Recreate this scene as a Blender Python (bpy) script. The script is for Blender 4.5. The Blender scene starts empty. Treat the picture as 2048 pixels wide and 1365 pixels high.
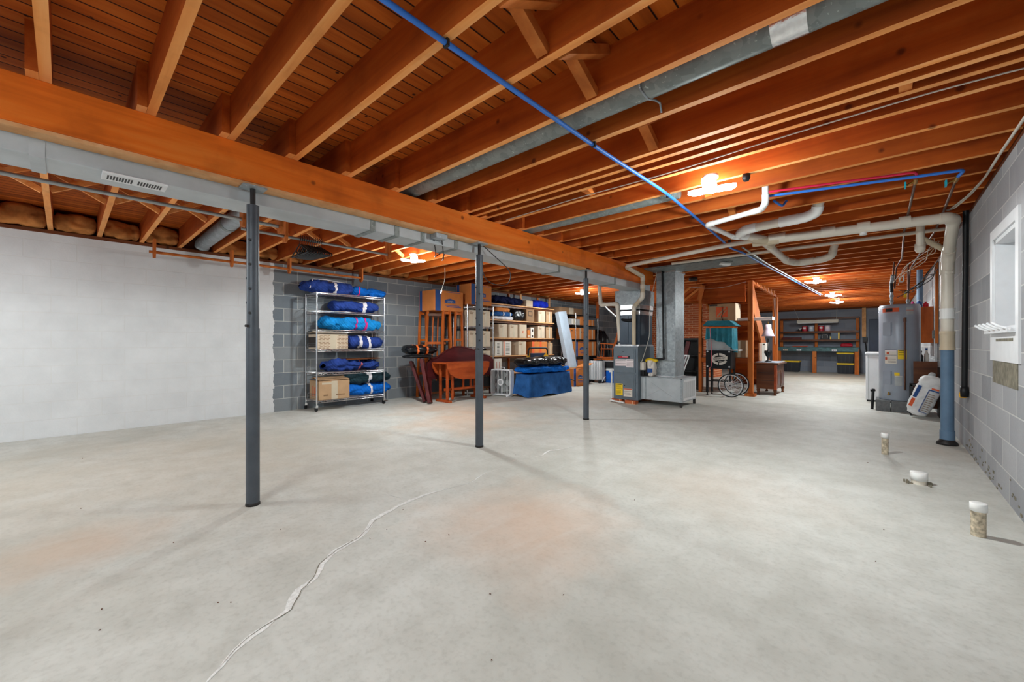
import bpy, math, random
from mathutils import Vector, Matrix, noise as mn
R = math.radians
random.seed(7)
sc = bpy.context.scene
col = sc.collection
# ---------------------------------------------------------------- survey: photo pixel -> point on a known plane of the room
FPX, HZ, CZ, YAW = 815.0, 687.5, 1.07, R(42.3)
_c, _s = math.cos(YAW), math.sin(YAW)
def _ray(px, py):
    u = (px - 1024) / FPX
    return (u * _c - _s, u * _s + _c, (HZ - py) / FPX)
def zp(px, py, z=0.0):
    r = _ray(px, py); t = (z - CZ) / r[2]; return Vector((r[0] * t, r[1] * t, z))
def xp(px, py, X):
    r = _ray(px, py); t = X / r[0]; return Vector((X, r[1] * t, CZ + r[2] * t))
def yp(px, py, Y):
    r = _ray(px, py); t = Y / r[1]; return Vector((r[0] * t, Y, CZ + r[2] * t))
# ---------------------------------------------------------------- mesh builder
class MB:
    def __init__(s): s.v = []; s.f = []; s.m = []; s.sm = []; s.cm = 0
    def add(s, vs, fs, sm=False):
        b = len(s.v); s.v += [tuple(v) for v in vs]
        for f in fs: s.f.append([b + i for i in f]); s.m.append(s.cm); s.sm.append(sm)
        return s
    def mat(s, i): s.cm = i; return s
    def box(s, x0, y0, z0, x1, y1, z1):
        v = [(x0,y0,z0),(x1,y0,z0),(x1,y1,z0),(x0,y1,z0),(x0,y0,z1),(x1,y0,z1),(x1,y1,z1),(x0,y1,z1)]
        return s.add(v, [(3,2,1,0),(4,5,6,7),(0,1,5,4),(1,2,6,5),(2,3,7,6),(3,0,4,7)])
    def cb(s, cx, cy, z0, w, d, h): return s.box(cx-w/2, cy-d/2, z0, cx+w/2, cy+d/2, z0+h)
    def bar(s, p, q, w, h, up=(0,0,1)):
        p = Vector(p); q = Vector(q); d = (q-p).normalized(); up = Vector(up)
        if abs(d.dot(up)) > .98: up = Vector((0,1,0))
        a = d.cross(up).normalized(); b = a.cross(d)
        v = []
        for o in (p, q):
            for i, j in ((-1,-1),(1,-1),(1,1),(-1,1)): v.append(o + a*(i*w/2) + b*(j*h/2))
        return s.add(v, [(3,2,1,0),(4,5,6,7),(0,1,5,4),(1,2,6,5),(2,3,7,6),(3,0,4,7)])
    def cyl(s, p, q, r, r2=None, n=14, caps=True):
        p = Vector(p); q = Vector(q); r2 = r if r2 is None else r2
        d = (q-p).normalized(); up = Vector((0,0,1)) if abs(d.z) < .9 else Vector((1,0,0))
        a = d.cross(up).normalized(); b = d.cross(a)
        v = []
        for o, rr in ((p, r), (q, r2)):
            for k in range(n):
                t = 2*math.pi*k/n; v.append(o + a*(rr*math.cos(t)) + b*(rr*math.sin(t)))
        s.add(v, [(k, (k+1)%n, n+(k+1)%n, n+k)[::-1] for k in range(n)], True)
        if caps: s.add(v[:n], [list(range(n))]); s.add(v[n:], [list(range(n))[::-1]])
        return s
    def tube(s, pts, r, n=8, caps=True, closed=False):
        pts = [Vector(p) for p in pts]; m = len(pts); v = []; a = None
        for i, p in enumerate(pts):
            if closed: d = (pts[(i+1)%m]-pts[i-1]).normalized()
            else: d = (pts[min(i+1,m-1)]-pts[max(i-1,0)]).normalized()
            if a is None:
                up = Vector((0,0,1)) if abs(d.z) < .9 else Vector((1,0,0)); a = d.cross(up).normalized()
            else: a = (a - d*a.dot(d)).normalized()
            b = d.cross(a); rr = r[i] if isinstance(r, (list, tuple)) else r
            for k in range(n):
                t = 2*math.pi*k/n; v.append(p + a*(rr*math.cos(t)) + b*(rr*math.sin(t)))
        fs = []
        for i in range(m if closed else m-1):
            j = (i+1) % m
            for k in range(n): fs.append((i*n+k, j*n+k, j*n+(k+1)%n, i*n+(k+1)%n))
        s.add(v, fs, True)
        if caps and not closed: s.add(v[:n], [list(range(n))]); s.add(v[-n:], [list(range(n))[::-1]])
        return s
    def lathe(s, prof, n=20, c=(0,0,0), axis='z'):
        v = []; c = Vector(c)
        for r, z in prof:
            for k in range(n):
                t = 2*math.pi*k/n; x, y = r*math.cos(t), r*math.sin(t)
                v.append(c + (Vector((x,y,z)) if axis == 'z' else Vector((x,z,y)) if axis == 'y' else Vector((z,x,y))))
        fs = [(i*n+k, i*n+(k+1)%n, (i+1)*n+(k+1)%n, (i+1)*n+k) for i in range(len(prof)-1) for k in range(n)]
        s.add(v, fs, True)
        s.add(v[:n], [list(range(n))[::-1]]); s.add(v[-n:], [list(range(n))])
        return s
    def prism(s, poly, a, b, plane='yz', sm=False):
        f = {'yz': lambda p, t: (t, p[0], p[1]), 'xz': lambda p, t: (p[0], t, p[1]), 'xy': lambda p, t: (p[0], p[1], t)}[plane]
        n = len(poly); v = [f(p, a) for p in poly] + [f(p, b) for p in poly]
        s.add(v, [(k, (k+1)%n, n+(k+1)%n, n+k) for k in range(n)], sm)
        s.add(v[:n], [list(range(n))[::-1]]); s.add(v[n:], [list(range(n))]); return s
    def blob(s, L, W, H, seed, amp=.03, e=3.0, t0=-1, t1=1, off=0, nt=30, na=30, c=(0,0,0), rz=0, le=4.0, fr=5.0):
        # a soft folded bundle lying along x; t0..t1 cuts out a band of the same skin, off pushes it outwards
        v = []; ca, sa = math.cos(rz), math.sin(rz)
        for i in range(nt+1):
            t = t0+(t1-t0)*i/nt; tt = min(.9995, abs(t)); k = (1-tt**le)**(1/le)
            for j in range(na):
                a = 2*math.pi*j/na; cx, sx = math.cos(a), math.sin(a)
                q = (abs(cx)**e+abs(sx)**e)**(-1/e)
                x = t*L/2; y = cx*q*W/2*(.55+.45*k); z = sx*q*H/2*k
                d = mn.noise(Vector((x*fr+seed*3.1, y*fr, z*fr+seed)))*amp + mn.noise(Vector((x*fr*3+seed, y*fr*3, z*fr*3)))*amp*.45 - (1-min(1, abs(mn.noise(Vector((x*fr*.9+seed*7, (y+z)*fr*1.1, z*fr)))*2.2)))**5*amp*.9
                n_ = Vector((0, cx, sx))
                y += n_.y*(d+off); z += n_.z*(d+off) + H/2
                z = max(.002, z)
                v.append((c[0]+x*ca-y*sa, c[1]+x*sa+y*ca, c[2]+z))
        fs = [(i*na+j, (i+1)*na+j, (i+1)*na+(j+1)%na, i*na+(j+1)%na) for i in range(nt) for j in range(na)]
        s.add(v, fs, True)
        if t0 <= -1: s.add(v[:na], [list(range(na))], True)
        if t1 >= 1: s.add(v[-na:], [list(range(na))[::-1]], True)
        return s
    def xf(s, M):
        s.v = [tuple(M @ Vector(v)) for v in s.v]; return s
    def mv(s, d):
        s.v = [(v[0]+d[0], v[1]+d[1], v[2]+d[2]) for v in s.v]; return s
def rnd(pts, r, n=5):
    pts = [Vector(p) for p in pts]; out = [pts[0]]
    for i in range(1, len(pts)-1):
        a, b, c = pts[i-1], pts[i], pts[i+1]
        rr = min(r, (a-b).length*.49, (c-b).length*.49)
        p = b+(a-b).normalized()*rr; q = b+(c-b).normalized()*rr
        for k in range(n+1):
            t = k/n; out.append(p*(1-t)**2 + b*2*t*(1-t) + q*t*t)
    out.append(pts[-1]); return out
def rrect(x0, y0, x1, y1, r, n=5):
    o = []
    for cx, cy, a0 in ((x1-r,y1-r,0),(x0+r,y1-r,90),(x0+r,y0+r,180),(x1-r,y0+r,270)):
        for k in range(n+1):
            a = R(a0+90*k/n); o.append((cx+r*math.cos(a), cy+r*math.sin(a)))
    return o
def _mesh(name, mb, mat):
    me = bpy.data.meshes.new(name); me.from_pydata(mb.v, [], mb.f)
    for m in (mat if isinstance(mat, (list, tuple)) else [mat]): me.materials.append(m)
    me.polygons.foreach_set('material_index', mb.m); me.polygons.foreach_set('use_smooth', mb.sm)
    me.update(); return me
def _bev(o, w):
    if w:
        b = o.modifiers.new('edge', 'BEVEL'); b.width = w; b.segments = 2; b.limit_method = 'ANGLE'; b.angle_limit = R(50)
def tag(o, label=None, cat=None, group=None, kind=None):
    if label: o['label'] = label
    if cat: o['category'] = cat
    if group: o['group'] = group
    if kind: o['kind'] = kind
    return o
def T(name, label, cat, loc=(0,0,0), rz=0, group=None, kind=None):
    o = bpy.data.objects.new(name, None); col.objects.link(o); o.empty_display_size = .05
    o.location = loc; o.rotation_euler = (0,0,rz); return tag(o, label, cat, group, kind)
def P(name, mb, mat, par, w=False, label=None, bev=0, kind=None):
    # a part; w=True when the mesh is given in room coordinates and has to be brought to its thing
    if w:
        p = par; d = Vector((0,0,0))
        while p: d += Vector(p.location); p = p.parent
        mb.mv(-d)
    o = bpy.data.objects.new(name, _mesh(name, mb, mat)); col.objects.link(o); o.parent = par; _bev(o, bev)
    return tag(o, label, None, None, kind)
def O(name, mb, mat, label=None, cat=None, group=None, loc=None, rz=0, bev=0, kind=None):
    # a thing that is one mesh; without loc its mesh is in room coordinates and its origin moves to its base
    if loc is None:
        xs = [v[0] for v in mb.v]; ys = [v[1] for v in mb.v]; zs = [v[2] for v in mb.v]
        loc = ((min(xs)+max(xs))/2, (min(ys)+max(ys))/2, min(zs)); mb.mv((-loc[0], -loc[1], -loc[2]))
    o = bpy.data.objects.new(name, _mesh(name, mb, mat)); col.objects.link(o)
    o.location = loc; o.rotation_euler = (0,0,rz); _bev(o, bev)
    return tag(o, label, cat, group, kind)
def dup(o, loc=None, rz=None, label=None, par=None):
    c = o.copy(); col.objects.link(c)
    if par: c.parent = par
    if loc is not None: c.location = loc
    if rz is not None: c.rotation_euler = (0,0,rz)
    if label: c['label'] = label
    for ch in [x for x in bpy.data.objects if x.parent == o]: dup(ch, par=c)
    return c
def text(name, s, size, mat, par, loc, rot, ext=.0006, align='CENTER', sx=1.0):
    cu = bpy.data.curves.new(name, 'FONT'); cu.body = s; cu.size = size; cu.extrude = ext
    cu.align_x = align; cu.align_y = 'CENTER'; cu.materials.append(mat)
    tmp = bpy.data.objects.new(name, cu); me = bpy.data.meshes.new_from_object(tmp); bpy.data.objects.remove(tmp); bpy.data.curves.remove(cu)
    o = bpy.data.objects.new(name, me); col.objects.link(o); o.parent = par; o.location = loc; o.rotation_euler = rot; o.scale = (sx,1,1)
    return o
# ---------------------------------------------------------------- materials
def srgb(r, g, b):
    f = lambda c: (c/255/12.92) if c/255 <= .04045 else ((c/255+.055)/1.055)**2.4
    return (f(r), f(g), f(b), 1)
class NT:
    def __init__(s, name):
        s.m = bpy.data.materials.new(name); s.m.use_nodes = True; s.t = s.m.node_tree; s.b = s.t.nodes['Principled BSDF']
    def n(s, kind, **kw):
        x = s.t.nodes.new(kind)
        for k, v in kw.items():
            if k[0] == '_': setattr(x, k[1:], v)
            else:
                i = x.inputs[k.replace('__', ' ')] if not k[1:].isdigit() else x.inputs[int(k[1:])]
                if isinstance(v, bpy.types.NodeSocket): s.t.links.new(v, i)
                else: i.default_value = v
        return x
    def set(s, **kw):
        for k, v in kw.items():
            i = s.b.inputs[k.replace('__', ' ')]
            if isinstance(v, bpy.types.NodeSocket): s.t.links.new(v, i)
            else: i.default_value = v
        return s
    def co(s, sc=(1,1,1), obj=True, rndm=0.0):
        c = s.n('ShaderNodeTexCoord').outputs['Object'] if obj else s.n('ShaderNodeNewGeometry').outputs['Position']
        m = s.n('ShaderNodeMapping', Vector=c, Scale=sc)
        if rndm:
            oi = s.n('ShaderNodeObjectInfo')
            k = s.n('ShaderNodeMath', _operation='MULTIPLY', i0=oi.outputs['Random'], i1=rndm)
            cx = s.n('ShaderNodeCombineXYZ', X=k.outputs[0], Y=k.outputs[0], Z=k.outputs[0])
            s.t.links.new(cx.outputs[0], m.inputs['Location'])
        return m.outputs[0]
    def noise(s, v, scale=5, det=3, rough=.55, dist=0): return s.n('ShaderNodeTexNoise', Vector=v, Scale=scale, Detail=det, Roughness=rough, Distortion=dist).outputs['Fac']
    def ramp(s, f, stops):
        r = s.n('ShaderNodeValToRGB', Fac=f); e = r.color_ramp.elements
        while len(e) < len(stops): e.new(.5)
        for x, (p, c) in zip(e, stops): x.position = p; x.color = c if len(c) == 4 else (*c, 1)
        return r.outputs['Color']
    def mix(s, f, a, b, mode='MIX'):
        x = s.n('ShaderNodeMix', _data_type='RGBA', _blend_type=mode)
        for i, v in ((0, f), (6, a), (7, b)):
            if isinstance(v, bpy.types.NodeSocket): s.t.links.new(v, x.inputs[i])
            else: x.inputs[i].default_value = v
        return x.outputs[2]
    def math(s, op, a, b=0.0, c=0.0):
        return s.n('ShaderNodeMath', _operation=op, i0=a, i1=b, i2=c).outputs[0]
    def sep(s, v): return s.n('ShaderNodeSeparateXYZ', Vector=v).outputs
    def bump(s, h, st=.3, d=.01):
        s.set(Normal=s.n('ShaderNodeBump', Strength=st, Distance=d, Height=h).outputs[0]); return s
def flat(name, c, rough=.6, metal=0.0, nz=.12, sc=8, bump=0, spec=.4, rndm=9.0):
    # plain paint / plastic / metal with a little mottling of its own colour
    t = NT(name); v = t.co(rndm=rndm); f = t.noise(v, sc, 4)
    d = tuple(x*(1-nz*2) for x in c[:3])+(1,); h = tuple(min(1, x*(1+nz)) for x in c[:3])+(1,)
    t.set(Base__Color=t.ramp(f, [(.3, d), (.7, h)]), Roughness=rough, Metallic=metal, Specular__IOR__Level=spec)
    if bump: t.bump(f, bump)
    return t.m
def wood(name, dark, mid, light, scale=(1.2,16,16), rough=.7, knots=True, var=.25):
    t = NT(name); v = t.co(scale, rndm=40.0)
    g = t.noise(v, .8, 4, .55, .5)
    c = t.ramp(g, [(.2, dark), (.5, mid), (.82, light)])
    fine = t.noise(t.co(tuple(k*5 for k in scale), rndm=20.0), 1.5, 2)
    c = t.mix(t.math('MULTIPLY', fine, .2), c, dark)
    big = t.noise(t.co((2.2,2.2,2.2), rndm=17.0), 1.3, 4, .6)
    c = t.mix(t.ramp(big, [(.5, (0,0,0)), (.8, (.55,.55,.55))]), c, tuple(x*.45 for x in dark[:3])+(1,))
    if knots:
        vo = t.n('ShaderNodeTexVoronoi', Vector=t.co((1,1,1), rndm=33.0), Scale=4.2)
        k = t.ramp(vo.outputs['Distance'], [(.05, (1,1,1)), (.10, (0,0,0))])
        c = t.mix(t.math('MULTIPLY', k, .75), c, tuple(x*.25 for x in dark[:3])+(1,))
    oi = t.n('ShaderNodeObjectInfo').outputs['Random']
    hv = t.n('ShaderNodeHueSaturation', Color=c, Value=t.math('MULTIPLY_ADD', oi, var, 1-var/2), Saturation=1.0)
    t.set(Base__Color=hv.outputs[0], Roughness=rough, Specular__IOR__Level=.25); t.bump(g, .06, .003)
    return t.m
def emis(name, c, st):
    t = NT(name); t.set(Base__Color=(*c[:3],1), Emission__Color=(*c[:3],1), Emission__Strength=st); return t.m
M = {}
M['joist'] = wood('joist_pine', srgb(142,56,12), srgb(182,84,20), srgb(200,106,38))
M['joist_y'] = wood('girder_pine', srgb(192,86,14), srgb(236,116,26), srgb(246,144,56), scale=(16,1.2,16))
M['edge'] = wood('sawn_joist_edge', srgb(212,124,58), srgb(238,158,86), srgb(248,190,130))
M['sill'] = wood('sill_pine', srgb(70,34,16), srgb(105,55,26), srgb(130,72,36), scale=(16,1.2,16))
M['stud'] = wood('stud_pine', srgb(150,74,26), srgb(196,106,44), srgb(216,134,70), scale=(16,16,1.2))
M['brace'] = wood('brace_pine', srgb(160,82,28), srgb(206,116,48), srgb(226,146,76), scale=(9,9,9), knots=False)
M['lightwood'] = wood('light_pine', srgb(190,130,80), srgb(222,168,116), srgb(236,192,146), scale=(9,9,9), knots=False)
M['honey'] = wood('honey_wood', srgb(150,66,20), srgb(196,98,36), srgb(218,126,58), scale=(10,10,2), rough=.4, knots=False)
M['cherry'] = wood('cherry_wood', srgb(128,48,18), srgb(172,76,34), srgb(196,100,50), scale=(12,1.5,12), rough=.35, knots=False)
M['mahog'] = wood('mahogany', srgb(52,16,18), srgb(86,30,32), srgb(112,42,42), scale=(8,1.5,8), rough=.35, knots=False)
M['walnut'] = wood('walnut', srgb(62,32,16), srgb(98,54,28), srgb(122,72,40), scale=(1.5,8,12), rough=.4, knots=False)
def subfloor():
    t = NT('subfloor_boards'); v = t.co(obj=False); x, y, z = t.sep(v)[:3]
    bx = t.math('DIVIDE', x, .098); fl = t.math('FLOOR', bx); fr = t.math('FRACT', bx)
    wn = t.n('ShaderNodeTexWhiteNoise', _noise_dimensions='1D', W=fl).outputs['Value']
    sh = t.n('ShaderNodeCombineXYZ', X=bx, Y=t.math('MULTIPLY_ADD', wn, 7.0, t.math('MULTIPLY', y, .9)), Z=wn).outputs[0]
    g = t.noise(t.n('ShaderNodeMapping', Vector=sh, Scale=(1.2,1,1)).outputs[0], 1.3, 4, .55)
    c = t.ramp(g, [(.2, srgb(142,66,14)), (.5, srgb(182,90,22)), (.8, srgb(202,112,38))])
    c = t.n('ShaderNodeHueSaturation', Color=c, Value=t.math('MULTIPLY_ADD', wn, .3, .85)).outputs[0]
    gap = t.ramp(t.math('ABSOLUTE', t.math('SUBTRACT', fr, .5)), [(.44, (0,0,0)), (.475, (1,1,1))])
    c = t.mix(gap, c, srgb(34,14,6))
    vo = t.n('ShaderNodeTexVoronoi', Vector=v, Scale=7.0).outputs['Distance']
    c = t.mix(t.ramp(vo, [(.05, (.9,.9,.9)), (.09, (0,0,0))]), c, srgb(40,18,8))
    t.set(Base__Color=c, Roughness=.75, Specular__IOR__Level=.2); t.bump(t.math('SUBTRACT', 1.0, gap), .5, .006); return t.m
M['subfloor'] = subfloor()
def concrete():
    t = NT('floor_concrete'); v = t.co(obj=False)
    a = t.noise(v, .55, 5, .6, .4); b = t.noise(v, 5, 6, .65); c3 = t.noise(v, 40, 3)
    c = t.ramp(a, [(.3, srgb(178,178,170)), (.5, srgb(200,200,194)), (.72, srgb(212,213,209))])
    c = t.mix(t.ramp(b, [(.4, (0,0,0)), (.75, (.55,.55,.55))]), c, srgb(166,164,156))
    c = t.mix(t.ramp(c3, [(.5, (0,0,0)), (.9, (.3,.3,.3))]), c, srgb(138,136,130))
    # rust coloured damp stains that lie in the slab at fixed spots
    for (sx, sy), rx, s_, cc in (((-1.55,1.85), .75, .8, srgb(214,170,138)), ((-4.4,3.9), 1.2, .8, srgb(206,158,118)), ((-5.4,4.3), 1.0, .6, srgb(206,150,104)), ((-3.1,.1), .45, .6, srgb(214,172,142)), ((-.9,3.3), .8, .35, srgb(202,170,146)), ((.35,5.9), .5, .4, srgb(196,160,130)), ((-4.6,.6), 2.4, .5, srgb(206,186,160)), ((-1.2,16.5), 3.0, .55, srgb(205,172,132)), ((-4.6,6.6), 1.5, .4, srgb(206,164,126))):
        m = t.n('ShaderNodeMapping', Vector=v, Location=(-sx/rx, -sy/rx, 0), Scale=(1/rx,1/rx,1)).outputs[0]
        d = t.n('ShaderNodeVectorMath', _operation='LENGTH', i0=m).outputs['Value']
        d = t.math('ADD', d, t.math('MULTIPLY', t.math('SUBTRACT', t.noise(v, 1.7, 4), .5), 1.6))
        c = t.mix(t.ramp(d, [(.15, (s_*.55,s_*.55,s_*.55)), (1.0, (0,0,0))]), c, cc)
    st = t.noise(t.n('ShaderNodeMapping', Vector=v, Scale=(3.2,.9,1), Rotation=(0,0,.5)).outputs[0], 2.0, 4, .6, 1.0)
    c = t.mix(t.ramp(st, [(.55, (0,0,0)), (.8, (.22,.22,.22))]), c, srgb(222,223,220))
    t.set(Base__Color=c, Roughness=.62, Specular__IOR__Level=.3); t.bump(t.mix(.4, b, c3), .12, .006); return t.m
M['floor'] = concrete()
def blocks(name, axis, base, dark, light, mort, white=False, off=0.0):
    t = NT(name); v = t.co(obj=False); x, y, z = t.sep(v)[:3]
    h = y if axis == 'x' else x
    uv = t.n('ShaderNodeCombineXYZ', X=t.math('ADD', h, off), Y=z, Z=0.0).outputs[0]
    def br(m): return t.n('ShaderNodeTexBrick', Vector=uv, Color1=(0,0,0,1), Color2=(1,1,1,1), Mortar=(.5,.5,.5,1), Scale=1.0, Mortar__Size=m, Mortar__Smooth=.25, Bias=0.0, Brick__Width=.406, Row__Height=.203, _offset=.5, _squash=1.0)
    b = br(.0055); n1 = t.noise(v, 3.2, 5, .6); n2 = t.noise(v, 60, 2); n3 = t.noise(v, 1.1, 4, .6)
    c = t.mix(b.outputs['Color'], dark, light)
    c = t.mix(t.ramp(n1, [(.3, (.0,.0,.0)), (.75, (.75,.75,.75))]), c, base)
    c = t.mix(t.math('MULTIPLY', t.ramp(n2, [(.6, (0,0,0)), (.8, (1,1,1))]), .25), c, tuple(k*.5 for k in base[:3])+(1,))
    c = t.mix(t.math('MULTIPLY', b.outputs['Fac'], .75), c, mort)
    c = t.mix(t.ramp(n3, [(.55, (0,0,0)), (.8, (.3,.3,.3))]), c, tuple(min(1,k*1.5) for k in base[:3])+(1,))
    hgt = t.math('ADD', t.math('MULTIPLY', b.outputs['Fac'], -1.0), t.math('MULTIPLY', n2, .35))
    if white:  # paint stops at a ragged edge
        e = t.math('ADD', y, t.math('MULTIPLY', t.math('SUBTRACT', t.noise(v, 9, 3), .5), .09))
        k = t.math('LESS_THAN', e, 2.19)
        wc = t.mix(t.math('MULTIPLY', b.outputs['Fac'], .25), t.ramp(n1, [(.3, srgb(207,208,210)), (.7, srgb(219,220,222))]), srgb(214,212,208))
        c = t.mix(k, c, wc)
    t.set(Base__Color=c, Roughness=.85, Specular__IOR__Level=.15); t.bump(hgt, .55, .008); return t.m
M['wallL'] = blocks('block_wall_left', 'x', srgb(122,128,134), srgb(98,107,117), srgb(138,141,143), srgb(190,190,186), True, .1)
M['wallR'] = blocks('block_wall_right', 'x', srgb(158,159,163), srgb(134,136,140), srgb(178,178,181), srgb(200,200,197), off=.05)
M['wallF'] = blocks('block_wall_far', 'y', srgb(138,143,155), srgb(126,132,145), srgb(148,152,162), srgb(150,152,158))
def brickm():
    t = NT('red_brick'); v = t.co(obj=False); x, y, z = t.sep(v)[:3]
    uv = t.n('ShaderNodeCombineXYZ', X=t.math('ADD', x, y), Y=z, Z=0.0).outputs[0]
    b = t.n('ShaderNodeTexBrick', Vector=uv, Color1=srgb(170,78,40), Color2=srgb(200,104,58), Mortar=srgb(230,190,150), Scale=1.0, Mortar__Size=.007, Brick__Width=.21, Row__Height=.072)
    t.set(Base__Color=b.outputs['Color'], Roughness=.8); t.bump(t.math('MULTIPLY', b.outputs['Fac'], -1.0), .5, .006); return t.m
M['brick'] = brickm()
def galv(name, a, b, metal=.55, rough=.42, sc=26):
    t = NT(name); v = t.co(rndm=11.0)
    vo = t.n('ShaderNodeTexVoronoi', Vector=v, Scale=sc).outputs['Color']
    g = t.sep(vo)[0]; n1 = t.noise(v, 4, 4)
    c = t.mix(t.math('MULTIPLY_ADD', g, .5, t.math('MULTIPLY', n1, .5)), a, b)
    sp = t.ramp(t.noise(v, 55, 2), [(.66, (0,0,0)), (.74, (.8,.8,.8))])
    c = t.mix(sp, c, tuple(min(1, k*1.8) for k in b[:3])+(1,))
    t.set(Base__Color=c, Metallic=metal, Roughness=rough); return t.m
M['galv'] = galv('galvanised_steel', srgb(128,136,140), srgb(176,184,190), .3, .45)
M['galvd'] = galv('aged_galvanised', srgb(104,112,112), srgb(150,158,156), .25, .5)
M['ductw'] = flat('dull_duct_steel', srgb(184,190,194), .45, .15, .07, 5)
M['chrome'] = flat('chrome_wire', (.75,.76,.78,1), .22, 1.0, .05)
M['foil'] = flat('foil_tape', (.8,.81,.83,1), .25, .9, .1, 30, .3)
M['post'] = flat('post_grey_paint', srgb(78,84,92), .45, .2, .1)
M['darksteel'] = flat('dark_steel', srgb(58,56,56), .5, .6, .15)
M['blackpl'] = flat('black_plastic', srgb(24,25,28), .5, 0, .1)
M['blackbag'] = flat('black_vinyl', srgb(20,22,26), .28, 0, .2, 5, .3)
M['black'] = flat('black_iron', srgb(26,27,30), .45, .3, .1)
M['white'] = flat('white_paint', srgb(226,228,231), .5, 0, .03)
M['whitem'] = flat('white_enamel', srgb(226,228,232), .3, 0, .02)
M['pvc'] = flat('pvc_cream', srgb(226,218,204), .35, 0, .03)
M['pvcw'] = flat('pvc_white', srgb(240,240,238), .35, 0, .02)
M['pvctan'] = flat('pvc_tan', srgb(206,190,164), .45, 0, .05)
M['dirtypvc'] = flat('dirty_pvc', srgb(200,186,162), .6, 0, .3, 45, .3)
M['bluepipe'] = flat('slate_blue_pipe', srgb(98,126,154), .5, 0, .08)
M['pexb'] = flat('blue_pex', srgb(52,120,214), .5, 0, .05)
M['pexr'] = flat('red_pex', srgb(206,36,72), .35, 0, .05)
M['copper'] = flat('copper_pipe', srgb(104,70,56), .4, .6, .15)
M['brass'] = flat('brass', srgb(180,140,70), .35, .8, .1)
M['teal'] = flat('teal_handle', srgb(40,170,190), .4)
M['cable'] = flat('grey_cable', srgb(206,200,188), .55, 0, .05)
M['cabled'] = flat('dark_cable', srgb(44,42,42), .55)
M['rod'] = flat('rod_steel', srgb(168,172,172), .4, .6, .1)
M['card'] = flat('cardboard', srgb(184,150,116), .8, 0, .06, 6, spec=.1)
M['cardl'] = flat('pale_cardboard', srgb(208,190,168), .8, 0, .05, 6, spec=.1)
M['cardd'] = flat('dark_cardboard', srgb(142,112,86), .8, 0, .06, 6, spec=.1)
M['cardo'] = flat('orange_cardboard', srgb(208,128,70), .8, 0, .05, 6, spec=.1)
M['cardw'] = flat('white_carton', srgb(226,218,208), .75, 0, .03, 6, spec=.1)
M['tape'] = flat('clear_tape', srgb(196,182,160), .35, 0, .04)
M['inkblue'] = flat('blue_ink', srgb(40,78,140), .7, 0, .05)
M['inkdark'] = flat('dark_ink', srgb(60,52,48), .7, 0, .05)
M['inkred'] = flat('red_ink', srgb(206,84,48), .7, 0, .05)
M['inkor'] = flat('orange_ink', srgb(226,96,52), .7, 0, .05)
M['inkpink'] = flat('pink_paper', srgb(240,228,230), .7, 0, .03)
M['yellow'] = flat('yellow_label', srgb(250,210,24), .55, 0, .04)
M['yellowp'] = flat('yellow_plastic', srgb(246,206,40), .45, 0, .05)
M['ylw'] = flat('yellow_steel', srgb(236,176,30), .4, 0, .06)
M['tan'] = flat('woody_tan', srgb(190,120,70), .6)
M['red'] = flat('red_plastic', srgb(190,30,50), .4)
M['kraft'] = flat('kraft_paper', srgb(196,126,68), .75, 0, .25, 7, .8, spec=.15)
M['furn'] = flat('furnace_grey', srgb(108,120,130), .42, .1, .05)
M['coil'] = flat('coil_dark', srgb(66,78,92), .35, .2, .08)
M['heater'] = flat('heater_grey', srgb(160,168,182), .32, .1, .03)
M['cmu'] = flat('grey_block', srgb(118,120,122), .9, 0, .1, 30, .5, spec=.1)
M['bluegrey'] = flat('blue_grey_panel', srgb(176,190,206), .5, 0, .05)
M['navydoor'] = flat('dark_blue_door', srgb(36,50,78), .45, 0, .08)
M['bench'] = flat('green_blue_paint', srgb(74,108,112), .6, 0, .2, 9)
M['binb'] = flat('bin_black', srgb(38,42,50), .45, 0, .05)
M['cool'] = flat('cooler_blue', srgb(24,96,196), .4)
M['fluor'] = flat('off_white_steel', srgb(222,218,206), .45, 0, .04)
M['shade'] = flat('lamp_shade_lilac', srgb(216,204,222), .8, 0, .03)
M['grass'] = flat('teal_cover', srgb(34,118,136), .8, 0, .15, 10, .4)
M['orange'] = flat('orange_strap', srgb(236,110,40), .6)
M['pink'] = flat('magenta_strap', srgb(214,40,130), .6)
M['pinklt'] = flat('pink_strap', srgb(228,120,130), .6)
M['clear'] = flat('grey_panel', srgb(176,180,182), .2, 0, .05)
M['mortar'] = flat('bare_mortar', srgb(128,122,106), .9, 0, .2, 20, .6)
M['glasspane'] = flat('whitened_pane', srgb(214,218,226), .15, 0, .03)
M['crack'] = flat('crack_filler', srgb(236,236,234), .85, 0, .12, 60, .8)
def fabric(name, c, quilt=70, nz=.15, ang=0):
    t = NT(name); v = t.co(rndm=5.0); f = t.noise(v, 7, 4)
    w = t.n('ShaderNodeTexWave', Vector=v, Scale=quilt/6.28, Distortion=2.0, Detail=1.0, _bands_direction='DIAGONAL').outputs['Fac']
    d = tuple(k*.55 for k in c[:3])+(1,); h = tuple(min(1, k*1.2) for k in c[:3])+(1,)
    cc = t.mix(t.math('MULTIPLY', w, .25), t.ramp(f, [(.3, d), (.65, c), (.85, h)]), d)
    t.set(Base__Color=cc, Roughness=.85, Specular__IOR__Level=.15); t.bump(t.math('MULTIPLY_ADD', w, .6, f), .5, .012); return t.m
M['navy'] = fabric('navy_quilt', srgb(46,72,150)); M['navyd'] = fabric('dark_navy_quilt', srgb(22,32,74))
M['blue'] = fabric('bright_blue_quilt', srgb(18,112,216)); M['sky'] = fabric('sky_blue_quilt', srgb(30,150,228))
M['green'] = fabric('dark_green_quilt', srgb(36,58,66)); M['denim'] = fabric('denim_blue_quilt', srgb(52,108,178), 120)
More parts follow.
